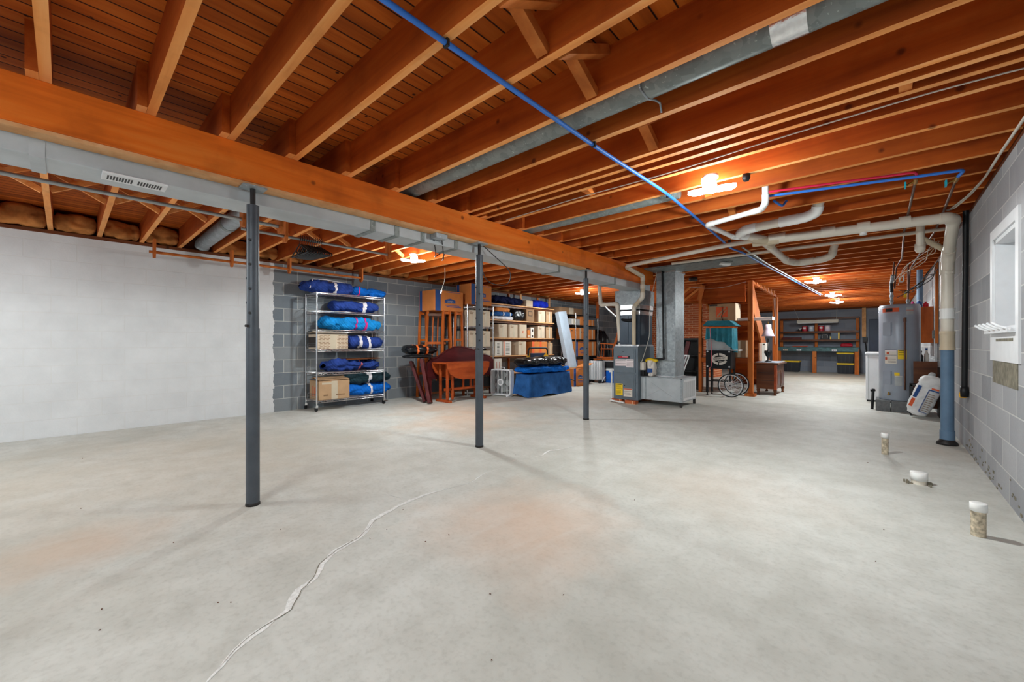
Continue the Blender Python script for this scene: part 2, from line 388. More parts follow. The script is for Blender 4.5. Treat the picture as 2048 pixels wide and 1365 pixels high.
M['royal'] = fabric('royal_blue', srgb(20,50,196)); M['whitefab'] = flat('white_strap', srgb(226,222,226), .8)
M['sack'] = flat('white_sack', srgb(226,226,226), .45, 0, .05, 14, .5)
M['lamp'] = emis('led_panel', (.93,.97,1.0), 24.0)
# ================================================================ the setting
XL, XR, YN, YF = -7.0, .62, -2.4, 19.2
ZJ, ZT = 2.36, 2.595
tag(O('floor', MB().box(XL-.2, YN, -.12, XR+.2, YF+.2, 0), M['floor'], loc=(0,0,0)), 'pale grey stained concrete slab floor with a patched crack', kind='structure')
FLOOR = bpy.data.objects['floor']
ck = MB()
def ribbon(mb, pts, w, z=.0012, seed=1):
    pts = [Vector((p[0], p[1], 0)) for p in pts]; out = []
    for a, b in zip(pts, pts[1:]):
        n = max(2, int((b-a).length/.012))
        for k in range(n): out.append(a.lerp(b, k/n))
    out.append(pts[-1]); v = []
    for i, p in enumerate(out):
        d = (out[min(i+2, len(out)-1)]-out[max(i-2, 0)]).normalized(); nn = Vector((-d.y, d.x, 0))
        o = mn.noise(Vector((i*.045, seed, 0)))*.022 + mn.noise(Vector((i*.2, seed, 3)))*.007
        ww = w*(1+.6*mn.noise(Vector((i*.09, seed*2, 7))))*min(1, (i+2)/25, (len(out)-i+1)/25)
        v.append(p+nn*(o-ww)+Vector((0,0,z))); v.append(p+nn*(o+ww)+Vector((0,0,z)))
    mb.add(v, [(2*i, 2*i+1, 2*i+3, 2*i+2) for i in range(len(out)-1)])
ribbon(ck, [zp(*p) for p in [(400,1385),(430,1345),(470,1300),(500,1275),(545,1245),(582,1220),(588,1200),(600,1180),(627,1158),(640,1130),(675,1100),(715,1078),(738,1058),(748,1042),(770,1028),(800,1010),(820,1001),(850,991),(885,981),(905,976)]], .014, seed=2)
ribbon(ck, [zp(*p) for p in [(772,989),(790,995),(805,1000),(820,1001)]], .007, seed=5)
ribbon(ck, [zp(*p) for p in [(905,976),(940,966),(975,945),(1000,938)]], .005, seed=9)
ribbon(ck, [zp(*p) for p in [(1062,916),(1085,911),(1098,902),(1125,899),(1150,893)]], .010, seed=11)
dk = MB()
ribbon(dk, [zp(*p) for p in [(430,1345),(470,1300),(500,1275),(545,1245),(582,1220),(588,1200),(600,1180),(627,1158),(640,1130),(675,1100),(715,1078),(738,1058),(748,1042),(770,1028)]], .0018, .0022, 4)
P('crack_line', dk, M['mortar'], FLOOR, label='thin dark line inside the filled crack')
dbr = MB(); rq = random.Random(12)
for k in range(22):
    q = zp(rq.uniform(150, 1900), rq.uniform(900, 1340)); s_ = rq.uniform(.002, .005); a = rq.uniform(0, 3)
    dbr.bar((q.x-s_*math.cos(a), q.y-s_*math.sin(a), .002), (q.x+s_*math.cos(a), q.y+s_*math.sin(a), .002), rq.uniform(.0015, .003), .003)
P('floor_grit', dbr, M['walnut'], FLOOR, label='scattered bits of dark grit on the slab', kind='stuff')
P('crack_filler', ck, M['crack'], FLOOR, label='pale filler smeared along a crack in the slab')
cl = MB().box(XL-.2, YN, ZT, XR+.2, YF+.2, ZT+.05)
tag(O('ceiling', cl, M['subfloor'], loc=(0,0,0)), 'brown subfloor boards above the joists', kind='structure')
tag(O('wall_left', MB().box(XL-.2, YN, 0, XL, YF+.2, 2.32), M['wallL'], loc=(0,0,0)), 'block wall, its near end painted white and the rest bare grey', kind='structure')
tag(O('wall_far', MB().box(XL, YF, 0, XR+.2, YF+.2, 2.32), M['wallF'], loc=(0,0,0)), 'bluish grey block wall behind the workbench', kind='structure')
tag(O('wall_near', MB().box(XL-.2, YN-.2, 0, XR+.2, YN, 2.6), M['wallF'], loc=(0,0,0)), 'block wall behind the camera', kind='structure')
W1, W2 = (3.98, 4.70, 1.16, 1.84), (7.32, 7.90, 1.25, 1.86)
rw = MB(); ys = [YN, W1[0], W1[1], W2[0], W2[1], YF]
for a, b in ((0,1),(2,3),(4,5)): rw.box(XR, ys[a], 0, XR+.2, ys[b], 2.32)
for w in (W1, W2): rw.box(XR, w[0], 0, XR+.2, w[1], w[2]); rw.box(XR, w[0], w[3], XR+.2, w[1], 2.32)
tag(O('wall_right', rw, M['wallR'], loc=(0,0,0)), 'bare grey block wall with two white windows', kind='structure')
wr = bpy.data.objects['wall_right']
P('mortar_patch', MB().box(XR-.004, 3.97, .78, XR, 4.74, .945), M['mortar'], wr, label='rough patch of bare mortar below the white window')
ef = MB(); rr = random.Random(3)
for k in range(60):
    y = rr.uniform(2.6, 6.2); z = rr.uniform(.005, .10)*(1 if rr.random() < .7 else 1.8); s = rr.uniform(.006, .02)
    ef.box(XR-.004, y, z, XR, y+s*2.2, z+s)
P('wall_scale', ef, M['mortar'], wr, label='crumbs of flaking scale along the foot of the wall', kind='stuff')
# sills and rims
for i, (n, bx) in enumerate((('trim_1', (XL-.16, YN, 2.32, XL+.0, YF, ZJ)), ('trim_2', (XR, YN, 2.32, XR+.16, YF, ZJ)), ('trim_3', (XL-.16, YN, ZJ, XL-.12, YF, ZT)), ('trim_4', (XR+.12, YN, ZJ, XR+.16, YF, ZT)), ('trim_5', (XL, YF, 2.32, XR, YF+.16, ZJ)), ('trim_6', (XL, YF-.01, ZJ, XR, YF+.03, ZT)))):
    tag(O(n, MB().box(*bx), M['sill']), 'dark timber sill or rim board on top of the block wall', kind='structure')
def window(n, w, outer, pegs, lab):
    y0, y1, z0, z1 = w; oy0, oy1, oz0, oz1 = outer
    o = O('window_%d' % n, MB().box(XR+.16, y0, z0, XR+.172, y1, z1), M['glasspane'], lab, kind='structure')
    f = MB()
    for b in ((oy0, y0, oz0, oz1), (y1, oy1, oz0, oz1), (y0, y1, oz0, z0), (y0, y1, z1, oz1)): f.box(XR-.012, b[0], b[2], XR+.004, b[1], b[3])
    P('painted_surround', f, M['white'], o, w=True)
    rv = MB(); t = .03
    rv.box(XR, y0, z0, XR+.18, y0+t, z1).box(XR, y1-t, z0, XR+.18, y1, z1).box(XR, y0, z1-t, XR+.18, y1, z1).box(XR, y0, z0, XR+.18, y1, z0+t)
    P('window_frame', rv, M['white'], o, w=True)
    s = MB(); a, b, c, d = y0+.05, y1-.05, z0+.05, z1-.05
    for q in ((a, a+.035, c, d), (b-.035, b, c, d), (a, b, c, c+.035), (a, b, d-.035, d), (b-.19, b-.15, c, d), ((a+b)/2-.05, (a+b)/2-.02, c, d)): s.box(XR+.115, q[0], q[2], XR+.16, q[1], q[3])
    P('window_sash', s, M['white'], o, w=True, bev=.003)
    k = MB().box(XR-.05, y0-.02, z0-.02, XR+.10, y1+.02, z0+.012)
    P('window_sill', k, M['white'], o, w=True, bev=.003)
    if pegs:
        pg = MB()
        for i in range(5):
            yy = oy0+.06+i*(oy1-oy0-.06)/5
            pg.tube([(XR-.03, yy, z0+.0), (XR-.075, yy+.03, z0+.02), (XR-.10, yy+.06, z0+.045)], .009, 6)
        P('peg', pg, M['white'], o, w=True)
        P('vent_slot', MB().box(XR-.014, y0+.05, z0-.075, XR-.011, y1-.15, z0-.055), M['mortar'], o, w=True)
    return o
window(1, W1, (3.90, 4.775, .945, 1.915), True, 'nearer white painted basement window in the right wall')
window(2, W2, (7.24, 7.99, 1.05, 1.93), False, 'second white window, behind the cream drain stack')
# ================================================================ joists, girder, bridging
JY = [-.86, -.45, -.04, .35, .73, 1.11, 1.50, 1.92, 2.30, 2.70, 2.82, 2.945, 3.155, 3.52, 3.87, 4.26, 4.67, 5.13, 5.58]
while JY[-1] < 18.9: JY.append(JY[-1]+.405)
JT = .042
def ordn(i): return ['first','second','third','fourth','fifth','sixth','seventh','eighth','ninth','tenth','eleventh','twelfth','thirteenth','fourteenth','fifteenth','sixteenth','seventeenth','eighteenth','nineteenth'][i]
nr = nl = 0
for y in JY:
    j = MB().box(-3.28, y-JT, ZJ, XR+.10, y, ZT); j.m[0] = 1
    if y < 5.7:
        lab = 'orange brown ceiling joist over the window side, %s from the near end' % ordn(nr)
        if y == 1.92: lab = 'ceiling joist on the near side of the fat galvanised pipe duct'
        if y == 2.30: lab = 'ceiling joist on the far side of the fat galvanised pipe duct'
        if y in (2.70, 2.82, 2.945): lab = 'ceiling joist over the window side, %s of the three set close together' % {2.70:'nearest', 2.82:'middle', 2.945:'farthest'}[y]
        nr += 1; g = 'ceiling joists over the window side'
    else: lab = 'orange brown ceiling joist in the far half of the window side'; g = 'far ceiling joists over the window side'
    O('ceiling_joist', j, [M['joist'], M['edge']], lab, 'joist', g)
    if y in (2.82,): continue
    yl = y-JT-.001
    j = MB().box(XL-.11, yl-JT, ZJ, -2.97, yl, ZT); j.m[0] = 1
    if y < 4.3: lab = 'ceiling joist over the white wall side, %s from the near end' % ordn(nl); nl += 1; g = 'ceiling joists over the white wall side'
    else: lab = 'orange brown ceiling joist in the far half of the left side'; g = 'far ceiling joists over the left side'
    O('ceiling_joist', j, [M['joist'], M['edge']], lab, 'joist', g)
g = T('girder', 'long brown timber girder carried by three grey steel posts', 'beam', (-3.105, 2.4, 2.125))
gm = MB().box(-3.16, YN, 2.125, -3.05, 7.12, ZJ)
P('beam', gm, M['joist_y'], g, w=True, bev=.004)
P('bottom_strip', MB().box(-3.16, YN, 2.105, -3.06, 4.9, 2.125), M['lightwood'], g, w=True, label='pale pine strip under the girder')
def brace(p, q, mt='brace'):
    return MB().bar(p, q, .018, .062, (1,0,0))
bi = 0
for side, X, bays in (('R', -1.13, ((1.11,1.50),(1.50,1.92),(2.30,2.70),(3.52,3.87),(4.26,4.67))), ('L', -5.33, ((-.45,-.04),(-.04,.35),(.35,.73),(.73,1.11),(1.50,1.92),(1.92,2.30),(2.30,2.70),(3.155,3.52)))):
    for n, (a, b) in enumerate(bays):
        if side == 'L': a -= JT; b -= JT
        ya, yb = a+.003, b-JT-.003
        for up in (0, 1):
            x = X+(up*.07); z0, z1 = (ZJ+.02, ZT-.02) if up else (ZT-.02, ZJ+.02)
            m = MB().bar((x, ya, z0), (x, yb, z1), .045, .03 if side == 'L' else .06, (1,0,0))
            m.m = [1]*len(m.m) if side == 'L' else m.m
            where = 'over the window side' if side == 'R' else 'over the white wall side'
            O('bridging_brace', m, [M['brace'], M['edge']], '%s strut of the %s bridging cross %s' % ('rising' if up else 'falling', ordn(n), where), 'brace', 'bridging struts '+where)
for n, (x, a, b) in enumerate(((.06, 2.82, 2.945-JT), (-1.9, 2.945, 3.155-JT), (-1.35, 10.4, 10.8-JT))):
    O('blocking', MB().box(x, a, ZJ+.005, x+.05, b, ZT-.05), M['brace'], ['small wood block wedged between the joists set close together, near the right wall', 'pale wood block between close joists right of the girder', 'wood block between joists beyond the middle lamp'][n], 'block')
# folded kraft faced insulation stuffed in the joist ends along the left wall
bi = 0
for i in range(len(JY)-1):
    a, b = JY[i]-JT, JY[i+1]-2*JT
    if b-a < .15 or abs(JY[i]-1.11) < .01 or JY[i] < -.6 or JY[i] > 13: continue
    m = MB().blob(b-a-.01, .26, .21, i*1.7, .045, 5, c=(XL-.0, (a+b)/2, ZJ+.005), rz=R(90), le=9, nt=14, na=22)
    o = O('insulation_batt', m, M['kraft'], ('brown paper faced insulation batt on the left wall, %s joist bay from the near end' % ordn(bi)) if bi < 12 else 'brown paper faced insulation batt above the far left shelving', 'insulation', 'insulation batts along the left wall' if bi < 12 else 'insulation batts above the left shelving')
    bi += 1
# ================================================================ posts
def post(x, y, lab, split, tel):
    t = T('support_post', lab, 'post', (x, y, 0))
    P('lower_tube', MB().cyl((0,0,0), (0,0,split), .040, n=24), M['post'], t)
    P('upper_tube', MB().cyl((0,0,split), (0,0,1.985), .036, n=24), M['post'], t)
    P('base_collar', MB().lathe([(.0,.0),(.043,.0),(.043,.012),(.040,.02)], 24), M['darksteel'], t)
    P('screw_rod', MB().cyl((0,0,1.97), (0,0,2.1), .016, n=12), M['darksteel'], t)
    pl = MB().box(-.05, -.07, 2.095, .06, .07, 2.104)
    P('top_plate', pl, M['galv'], t)
    if tel:
        for k in range(4):
            z = split+.10+k*.16
            P('pin_hole', MB().cyl((.028,-.0245,z), (.031,-.027,z), .009, n=10), M['blackpl'], t); P('pin_hole', MB().cyl((-.012,-.034,z+.07), (-.0128,-.0372,z+.07), .008, n=10), M['blackpl'], t)
        P('locking_pin', MB().cyl((.026,-.036,split+.015), (.036,-.05,split+.015), .009, n=10), M['darksteel'], t)
    return t
post(-3.09, .842, 'grey steel support post nearest the camera, under the girder', 1.17, True)
post(-3.09, 2.893, 'grey steel support post under the girder, middle of the three', 1.0, True)
post(-3.09, 4.945, 'grey steel support post nearest the furnace, under the girder', .9, True)
# ================================================================ ducts
t = T('main_duct', 'long rectangular grey sheet metal duct beside the girder', 'duct', (-3.33, 2.4, 2.02))
P('duct_body', MB().box(-3.44, YN, 2.02, -3.165, 6.9, 2.30), M['ductw'], t, w=True, bev=.003)
for i, y in enumerate((-.12, 1.72, 1.95, 2.22, 2.62, 4.38, 5.9)):
    s = MB().box(-3.446, y, 2.013, -3.1615, y+.045 if i != 0 else y+.055, 2.305)
    P('drive_cleat', s, M['galvd'] if i else M['ductw'], t, w=True)
v = T('ceiling_register', 'white slotted air register on the underside of the duct', 'vent', (-3.225, .28, 2.012))
P('face_plate', MB().box(-3.295, .14, 2.008, -3.155, .42, 2.0195), M['white'], v, w=True, bev=.003)
sl = MB()
for k in range(18):
    y = .162+k*.0122+(.018 if k > 8 else 0); sl.box(-3.265, y, 2.0068, -3.188, y+.0075, 2.0082)
P('slot', sl, M['blackpl'], v, w=True, label='row of dark louvre slots')
dr = T('round_duct', 'fat round galvanised duct running between joists to the right', 'duct', (-1.2, 2.10, 2.37))
P('duct_pipe', MB().cyl((-3.35, 2.098, 2.465), (XR-.04, 2.098, 2.465), .082, n=28), M['galvd'], dr, w=True)
P('joint_tape', MB().cyl((-.36, 2.098, 2.465), (-.23, 2.098, 2.465), .0835, n=28), M['foil'], dr, w=True)
P('hanger_strap', MB().tube([(-.94, 2.0, 2.50), (-.94, 2.03, 2.40), (-.93, 2.1, 2.379), (-.92, 2.17, 2.40), (-.91, 2.215, 2.40), (-.91, 2.235, 2.355)], .006, 6), M['galv'], dr, w=True)
dl = T('round_duct', 'short round galvanised duct going up to the white wall', 'duct', (-5.6, 1.25, 2.33))
P('duct_pipe', MB().cyl((-3.52, 1.28, 2.47), (-6.88, 1.28, 2.44), .085, n=28), M['galv'], dl, w=True)
P('collar', MB().cyl((-5.62, 1.28, 2.45), (-5.54, 1.28, 2.45), .089, n=28), M['galvd'], dl, w=True)
P('end_elbow', MB().tube(rnd([(-6.75,1.28,2.44),(-6.9,1.28,2.44),(-6.94,1.28,2.40)], .06), .085, 20), M['galv'], dl, w=True)
d2 = T('round_duct', 'slimmer round galvanised duct farther along, ending near the lamp', 'duct', (-2.2, 3.7, 2.37))
P('duct_pipe', MB().cyl((-3.35, 3.70, 2.43), (-1.35, 3.70, 2.43), .062, n=24), M['galvd'], d2, w=True)
pn = T('return_duct_pan', 'flat weathered metal duct under the joists above the furnace', 'duct', (-2.2, 7.0, 2.33))
P('pan', MB().box(-3.02, 6.68, 2.335, -1.36, 7.34, 2.358), M['galvd'], pn, w=True)
# ================================================================ closet rods and hangers
def bracket_poly(zt, zb, w):
    return [(-w/2, zt), (w/2, zt), (w/2, zb+.05), (w*.22, zb), (-w*.22, zb), (-w/2, zb+.05)]
def rod(name, lab, x, y0, y1, z, r, mt, brs, zb):
    t = T(name, lab, 'rod', (x, (y0+y1)/2, z))
    P('rail', MB().cyl((x, y0, z), (x, y1, z), r, n=14), mt, t, w=True)
    for y in brs: P('bracket', MB().prism([(x+a, b) for a, b in bracket_poly(2.358, zb, .11)], y-.012, y+.012, 'xz'), M['stud'], t, w=True, bev=.003)
    return t
rod('closet_rail', 'long grey pipe clothes rail hung under the joists beside the duct', -3.93, -2.0, 1.30, 2.10, .014, M['rod'], (1.0, 1.28), 2.04)
rod('closet_rail', 'grey pipe clothes rail with black hangers on it', -4.46, 1.12, 2.66, 2.152, .014, M['rod'], (1.50, 2.66), 2.09)
rod('closet_rail', 'wooden clothes rail hung close to the white wall', -6.66, .70, 3.47, 2.2, .017, M['stud'], (.75, 1.56, 2.30, 3.45), 2.13)
def hanger():
    m = MB()
    m.tube([(0,0,0.002),(.018,0,.02),(.03,0,.0),(.02,0,-.03),(0,0,-.045),(0,0,-.07)], .0028, 5)
    m.tube(rnd([(0,0,-.07),(-.205,0,-.165),(-.205,0,-.18),(.205,0,-.18),(.205,0,-.165),(0,0,-.07)], .02), .0065, 6)
    m.tube([(-.1,0,-.12),(-.06,0,-.165),(.06,0,-.165),(.1,0,-.12)], .005, 5)
    return m
h0 = None
for k in range(11):
    y = 1.64+k*.021; rzz = R(-6+k*1.6)
    if h0 is None: h0 = O('clothes_hanger', hanger(), M['blackpl'], 'black plastic clothes hanger bunched on the grey rail', 'hanger', 'black hangers on the grey rail', loc=(-4.46, y, 2.169))
    else: h0c = dup(h0, (-4.46, y, 2.169), rzz)
# ================================================================ lamps
def lamp(x, y, lab, e, k=0, z=2.25):
    t = T('garage_lamp', lab, 'lamp', (x, y, z))
    P('lamp_holder', MB().lathe([(.0,.105),(.055,.105),(.055,.085),(.035,.06),(.03,.04),(0,.04)], 18), M['whitem'], t)
    P('bulb_hub', MB().lathe([(.0,.06),(.04,.05),(.048,.0),(.04,-.02),(.0,-.028)], 18), M['lamp'], t)
    for i in range(3):
        a = R(40+k+i*120); d = Vector((math.cos(a), math.sin(a), .12)).normalized(); c = d*.115; s = Vector((-math.sin(a), math.cos(a), 0))
        m = MB(); n_ = d.cross(s)
        pts = [c+d*.065*u+s*.045*w for u, w in rrect(-1,-1,1,1,.35,4)]
        q = [p-n_*.012 for p in pts]; r_ = [p+n_*.012 for p in pts]; N = len(pts)
        m.add(q+r_, [(j,(j+1)%N,N+(j+1)%N,N+j) for j in range(N)]); m.add(q, [list(range(N))[::-1]]); m.add(r_, [list(range(N))])
        P('led_wing', m, M['lamp'], t)
    for nm, kd, k_ in (('downward_light', 'SPOT', .85), ('all_round_light', 'POINT', .48)):
        L = bpy.data.lights.new(nm, kd); L.energy = e*k_; L.shadow_soft_size = .06 if y > 0 else .5; L.color = (.87,.95,.94)
        if kd == 'SPOT': L.spot_size = R(174); L.spot_blend = .2
        o = bpy.data.objects.new(nm, L); col.objects.link(o); o.parent = t; o.location = (0,0,-.04)
    return t
E0 = 126
lamp(-.975, 3.33, 'brilliant three winged lamp over the window side, nearest the camera', E0)
lamp(-4.96, 3.36, 'brilliant winged lamp over the wire shelf of blue blankets', E0, 50)
lamp(-.98, -1.55, 'added winged fill lamp over the window side, unseen behind the camera', E0*1.35, 25)  # added lamp, out of view, to brighten the near floor
lamp(-4.9, -1.5, 'added winged fill lamp over the white wall side, unseen behind the camera', E0*1.1, 65)  # second added lamp out of view, more fill for the near end
lamp(-5.27, 8.27, 'bright winged lamp seen beside the post nearest the furnace', E0*1.0, 20)
lamp(-.95, 9.75, 'bright winged lamp over the stairs cupboard, first of the far three', E0, 10)
lamp(-.93, 12.9, 'bright winged lamp of the far three, middle one', E0*.9, 70)
lamp(-.97, 15.1, 'bright winged lamp of the far three, nearest the workbench', E0, 30)
# ================================================================ chrome wire shelves
def wire_shelf(mb, x0, x1, y0, y1, z, nw=9):
    for zz in (z, z-.03):
        mb.tube([(x0,y0,zz),(x1,y0,zz),(x1,y1,zz),(x0,y1,zz)], .005, 5, closed=True)
    for (a, b) in (((x0,y0),(x0,y1)), ((x1,y0),(x1,y1))):
        n = int(abs(b[1]-a[1])/.045)
        mb.tube([(a[0], a[1]+(b[1]-a[1])*k/n, z if k % 2 else z-.03) for k in range(n+1)], .0045, 4)
    for k in range(nw):
        x = x0+(x1-x0)*(k+.5)/nw; mb.tube([(x,y0,z+.003),(x,y1,z+.003)], .003, 4)
    for k in range(4):
        y = y0+(y1-y0)*(k+.5)/4; mb.tube([(x0,y,z-.002),(x1,y,z-.002)], .003, 4)
def wire_rack(lab, x0, x1, y0, y1, zs, top, casters, mt='chrome', shelfm='chrome', bottom=.0):
    t = T('wire_shelving', lab, 'shelving', ((x0+x1)/2, (y0+y1)/2, 0))
    z0 = .125 if casters else 0
    for x in (x0, x1):
        for y in (y0, y1):
            P('upright', MB().cyl((x,y,z0), (x,y,top), .0125, n=12), M[mt], t, w=True)
            if casters:
                P('caster', MB().cyl((x-.02,y+.012,.04), (x-.02,y-.012,.04), .04, n=18).mat(1).box(x-.035,y-.018,.06,x+.012,y+.018,.10).cyl((x,y,.095),(x,y,.125),.01), [M['blackpl'], M['chrome']], t, w=True)
    for z in zs:
        m = MB(); wire_shelf(m, x0, x1, y0, y1, z); P('shelf', m, M[shelfm], t, w=True)
    return t
rk = wire_rack('tall chrome wire shelving on casters, loaded with blue moving blankets', -6.965, -6.54, 2.655, 3.82, (1.875, 1.59, 1.285, .975, .60, .165), 1.879, True)
# side baskets
for z in (1.59, 1.285, .975, .60, .165):
    m = MB()
    for k in range(3): m.tube([(-6.95, 2.67, z+.03+k*.03), (-6.56, 2.67, z+.03+k*.03)], .0025, 4)
    m.tube(rnd([(-6.93,2.67,z),(-6.93,2.67,z+.1),(-6.58,2.67,z+.1),(-6.58,2.67,z)], .03), .003, 5)
    P('side_guard', m, M['chrome'], rk, w=True)
bn = [0]
def bundle(lab, x, y0, y1, z, W, H, mt, seed, straps=(), smat='whitefab', amp=.035, cat='blanket', name='moving_blanket', e=2.6, piping=None, grp='moving blankets on the tall wire shelving'):
    L = y1-y0
    o = O(name, MB().blob(L, W, H, seed, amp, e, rz=R(90), nt=44, na=40), M[mt], lab, cat, grp, loc=(x, (y0+y1)/2, z))
    for a, b in straps:
        P('strap', MB().blob(L, W, H, seed, amp, e, a, b, .006, 8, 40, rz=R(90)), M[smat], o)
    return o
bundle('navy moving blanket, left one on the top wire shelf, with one white strap', -6.755, 2.50, 3.30, 1.882, .36, .21, 'navy', 1.3, ((.16,.26),), amp=.05)
P('edge_piping', MB().tube([(.19,-.34,.05),(.195,-.31,.13),(.15,-.28,.20),(.08,-.05,.222),(.03,.3,.205)], .008, 6), M['whitefab'], bpy.data.objects['moving_blanket'])
bundle('bright blue rolled moving blanket, right one on the top wire shelf', -6.755, 3.28, 3.92, 1.882, .36, .155, 'blue', 2.1, ((-.72,-.66),), 'pink')
bundle('navy rolled moving blanket with one white strap on the second wire shelf', -6.755, 2.96, 3.78, 1.598, .34, .19, 'navy', 3.7, ((.22,.36),), amp=.04)
bundle('sky blue moving blanket with magenta ties on the third wire shelf', -6.755, 2.80, 3.82, 1.293, .34, .21, 'sky', 4.2, ((.02,.08),(.34,.40)), 'pink', .055)
bundle('navy rolled moving blanket with two white straps beside the brick patterned box', -6.755, 3.22, 3.85, .983, .34, .23, 'navy', 5.1, ((-.45,-.28),(.05,.22)))
bundle('crumpled navy moving blanket with a magenta edge under a flat board', -6.755, 2.84, 3.80, .608, .34, .18, 'navy', 6.6, ((.22,.30),), 'pinklt', .07)
O('flat_board', MB().bar((-6.755, 3.16, .805), (-6.755, 3.78, .812), .32, .016), M['walnut'], 'flat brown framed board lying on the crumpled navy blanket', 'board')
bundle('bright blue moving blanket with white strap, lower of two on the bottom wire shelf', -6.755, 3.16, 4.02, .173, .34, .20, 'blue', 7.4, ((-.02,.08),))
bundle('dark green moving blanket with white strap, on top of a bright blue one', -6.755, 3.16, 4.0, .365, .34, .20, 'green', 8.2, ((-.05,.07),))
# ---------------------------------------------------------------- cartons
def carton(lab, x, y, z, w, d, h, mt='card', rz=0, grp=None, open_=False, tape=True, name='cardboard_box', face='x', marks=None, lid=False):
    """w along x, d along y; face tells the side that shows (x: towards +x, y: towards -y)"""
    t = T(name, lab, 'box', (x, y, z), rz, grp)
    P('carton_body', MB().cb(0, 0, 0, w, d, h), M[mt], t, bev=.004)
    e = .0018
    if tape:
        if face == 'x': P('tape_strip', MB().box(w/2, -d*.1, h*.02, w/2+e, d*.1, h*.98).box(-w/2, -d*.09, h, w/2, d*.09, h+e), M['tape'], t)
        else: P('tape_strip', MB().box(-w*.1, -d/2-e, h*.02, w*.1, -d/2, h*.98).box(-w*.09, -d/2, h, w*.09, d/2, h+e), M['tape'], t)
    if open_:
        f = MB()
        f.bar((-w*.25, -d/2, h+.035), (-w*.25, d/2, h+.035), w*.5, .005, (-.2,0,1)); f.bar((w*.28, -d/2, h+.045), (w*.28, d/2, h+.045), w*.5, .005, (.3,0,1))
        P('top_flap', MB().bar((-w*.26, -d/2+.002, h+.035), (-w*.26, d/2-.002, h+.035), w*.5, .005, (-.22,0,1)), M[mt], t)
        P('top_flap', MB().bar((w*.26, -d/2+.002, h+.03), (w*.26, d/2-.002, h+.03), w*.5, .005, (.18,0,1)), M[mt], t)
    if marks:
        for nm, mm, rects in marks:   # rects in face fractions (u0,v0,u1,v1)
            m = MB()
            for u0, v0, u1, v1 in rects:
                if face == 'x': m.box(w/2, -d/2+u0*d, v0*h, w/2+e*1.4, -d/2+u1*d, v1*h)
                else: m.box(-w/2+u0*w, -d/2-e*1.4, v0*h, -w/2+u1*w, -d/2, v1*h)
            P(nm, m, M[mm], t)
    return t
LINES = [(.12,.82,.5,.85),(.12,.76,.42,.79),(.12,.90,.3,.93)]
t = carton('brick patterned open cardboard box on the fourth wire shelf', -6.755, 2.93, .983, .34, .50, .235, 'cardl', open_=True, face='x')
bm = MB(); bm2 = MB()
for i in range(10):
    for j in range(8):
        u = .04+j*.12+(.04 if i % 2 else 0)
        if not (.36 < u < .6): (bm if u < .5 else bm2).box(.17, -.25+u*.5, .012+i*.022, .1726, -.25+(u+.09)*.5, .022+i*.022)
P('brick_print', bm, M['cardd'], t); P('brick_print', bm2, M['cardd'], t); P('dark_side_print', MB().box(-.16, -.2525, .03, .15, -.25, .19), M['inkdark'], t)
t = carton('plain cardboard box with loose flaps on the bottom wire shelf', -6.73, 2.94, .172, .36, .50, .30, 'card', open_=True, face='x', marks=[('printed_label','tape',[(.1,.82,.5,.92)]),('faint_print','cardd',[(.15,.2,.3,.28),(.55,.2,.85,.26)])])
P('red_print', MB().box(-.05, -.2525, .05, -.02, -.25, .22).box(.02,-.2525,.06,.06,-.25,.2), M['inkred'], t)
# storage cartons with a blue band and a house shaped print
def store_box(lab, x, y, z, w, d, h, rz=0, grp='orange cartons with a blue band', face='x', letters=True, mt='cardo'):
    t = carton(lab, x, y, z, w, d, h, mt, rz, grp, face=face, tape=False)
    e = .002
    if face == 'x':
        P('blue_band', MB().box(w/2, -d/2+.05*d, 0, w/2+e, -d/2+.22*d, h), M['inkblue'], t); P('blue_band', MB().box(-w/2+.02, -d/2-e, 0, -w/2+.10, -d/2, h), M['inkblue'], t)
        P('house_print', MB().prism([(-d/2+d*a, h*b_) for a, b_ in ((.36,.40),(.72,.40),(.72,.55),(.54,.63),(.36,.55))], w/2, w/2+e, 'yz'), M['inkblue'], t)
        P('small_print', MB().box(w/2, -d/2+.36*d, h*.27, w/2+e, -d/2+.86*d, h*.30).box(w/2, -d/2+.42*d, h*.20, w/2+e, -d/2+.92*d, h*.24).box(w/2, -d/2+.4*d, h*.93, w/2+e, -d/2+.9*d, h*.95), M['inkblue'], t)
        if letters: text('lettering', "LOWE'S", h*.12, M['cardl'], t, (w/2+e, -d/2+d*.54, h*.47), (R(90),0,R(90)), sx=.9)
    else:
        P('blue_band', MB().box(-w/2+.10*w, -d/2-e, 0, -w/2+.26*w, -d/2, h), M['inkblue'], t)
        P('house_print', MB().prism([(-w/2+w*a, h*b_) for a, b_ in ((.42,.42),(.74,.42),(.74,.58),(.58,.68),(.42,.58))], -d/2-e, -d/2, 'xz'), M['inkblue'], t)
        P('small_print', MB().box(-w/2+.42*w, -d/2-e, h*.28, -w/2+.86*w, -d/2, h*.32), M['inkblue'], t)
    return t
store_box('big orange carton with blue band and house print on the orange trestle stand', -6.62, 5.15, 1.712, .48, .74, .40)
store_box('big orange carton with blue band on top of the smaller chrome shelving', -6.52, 5.95, 1.885, .44, .62, .43)
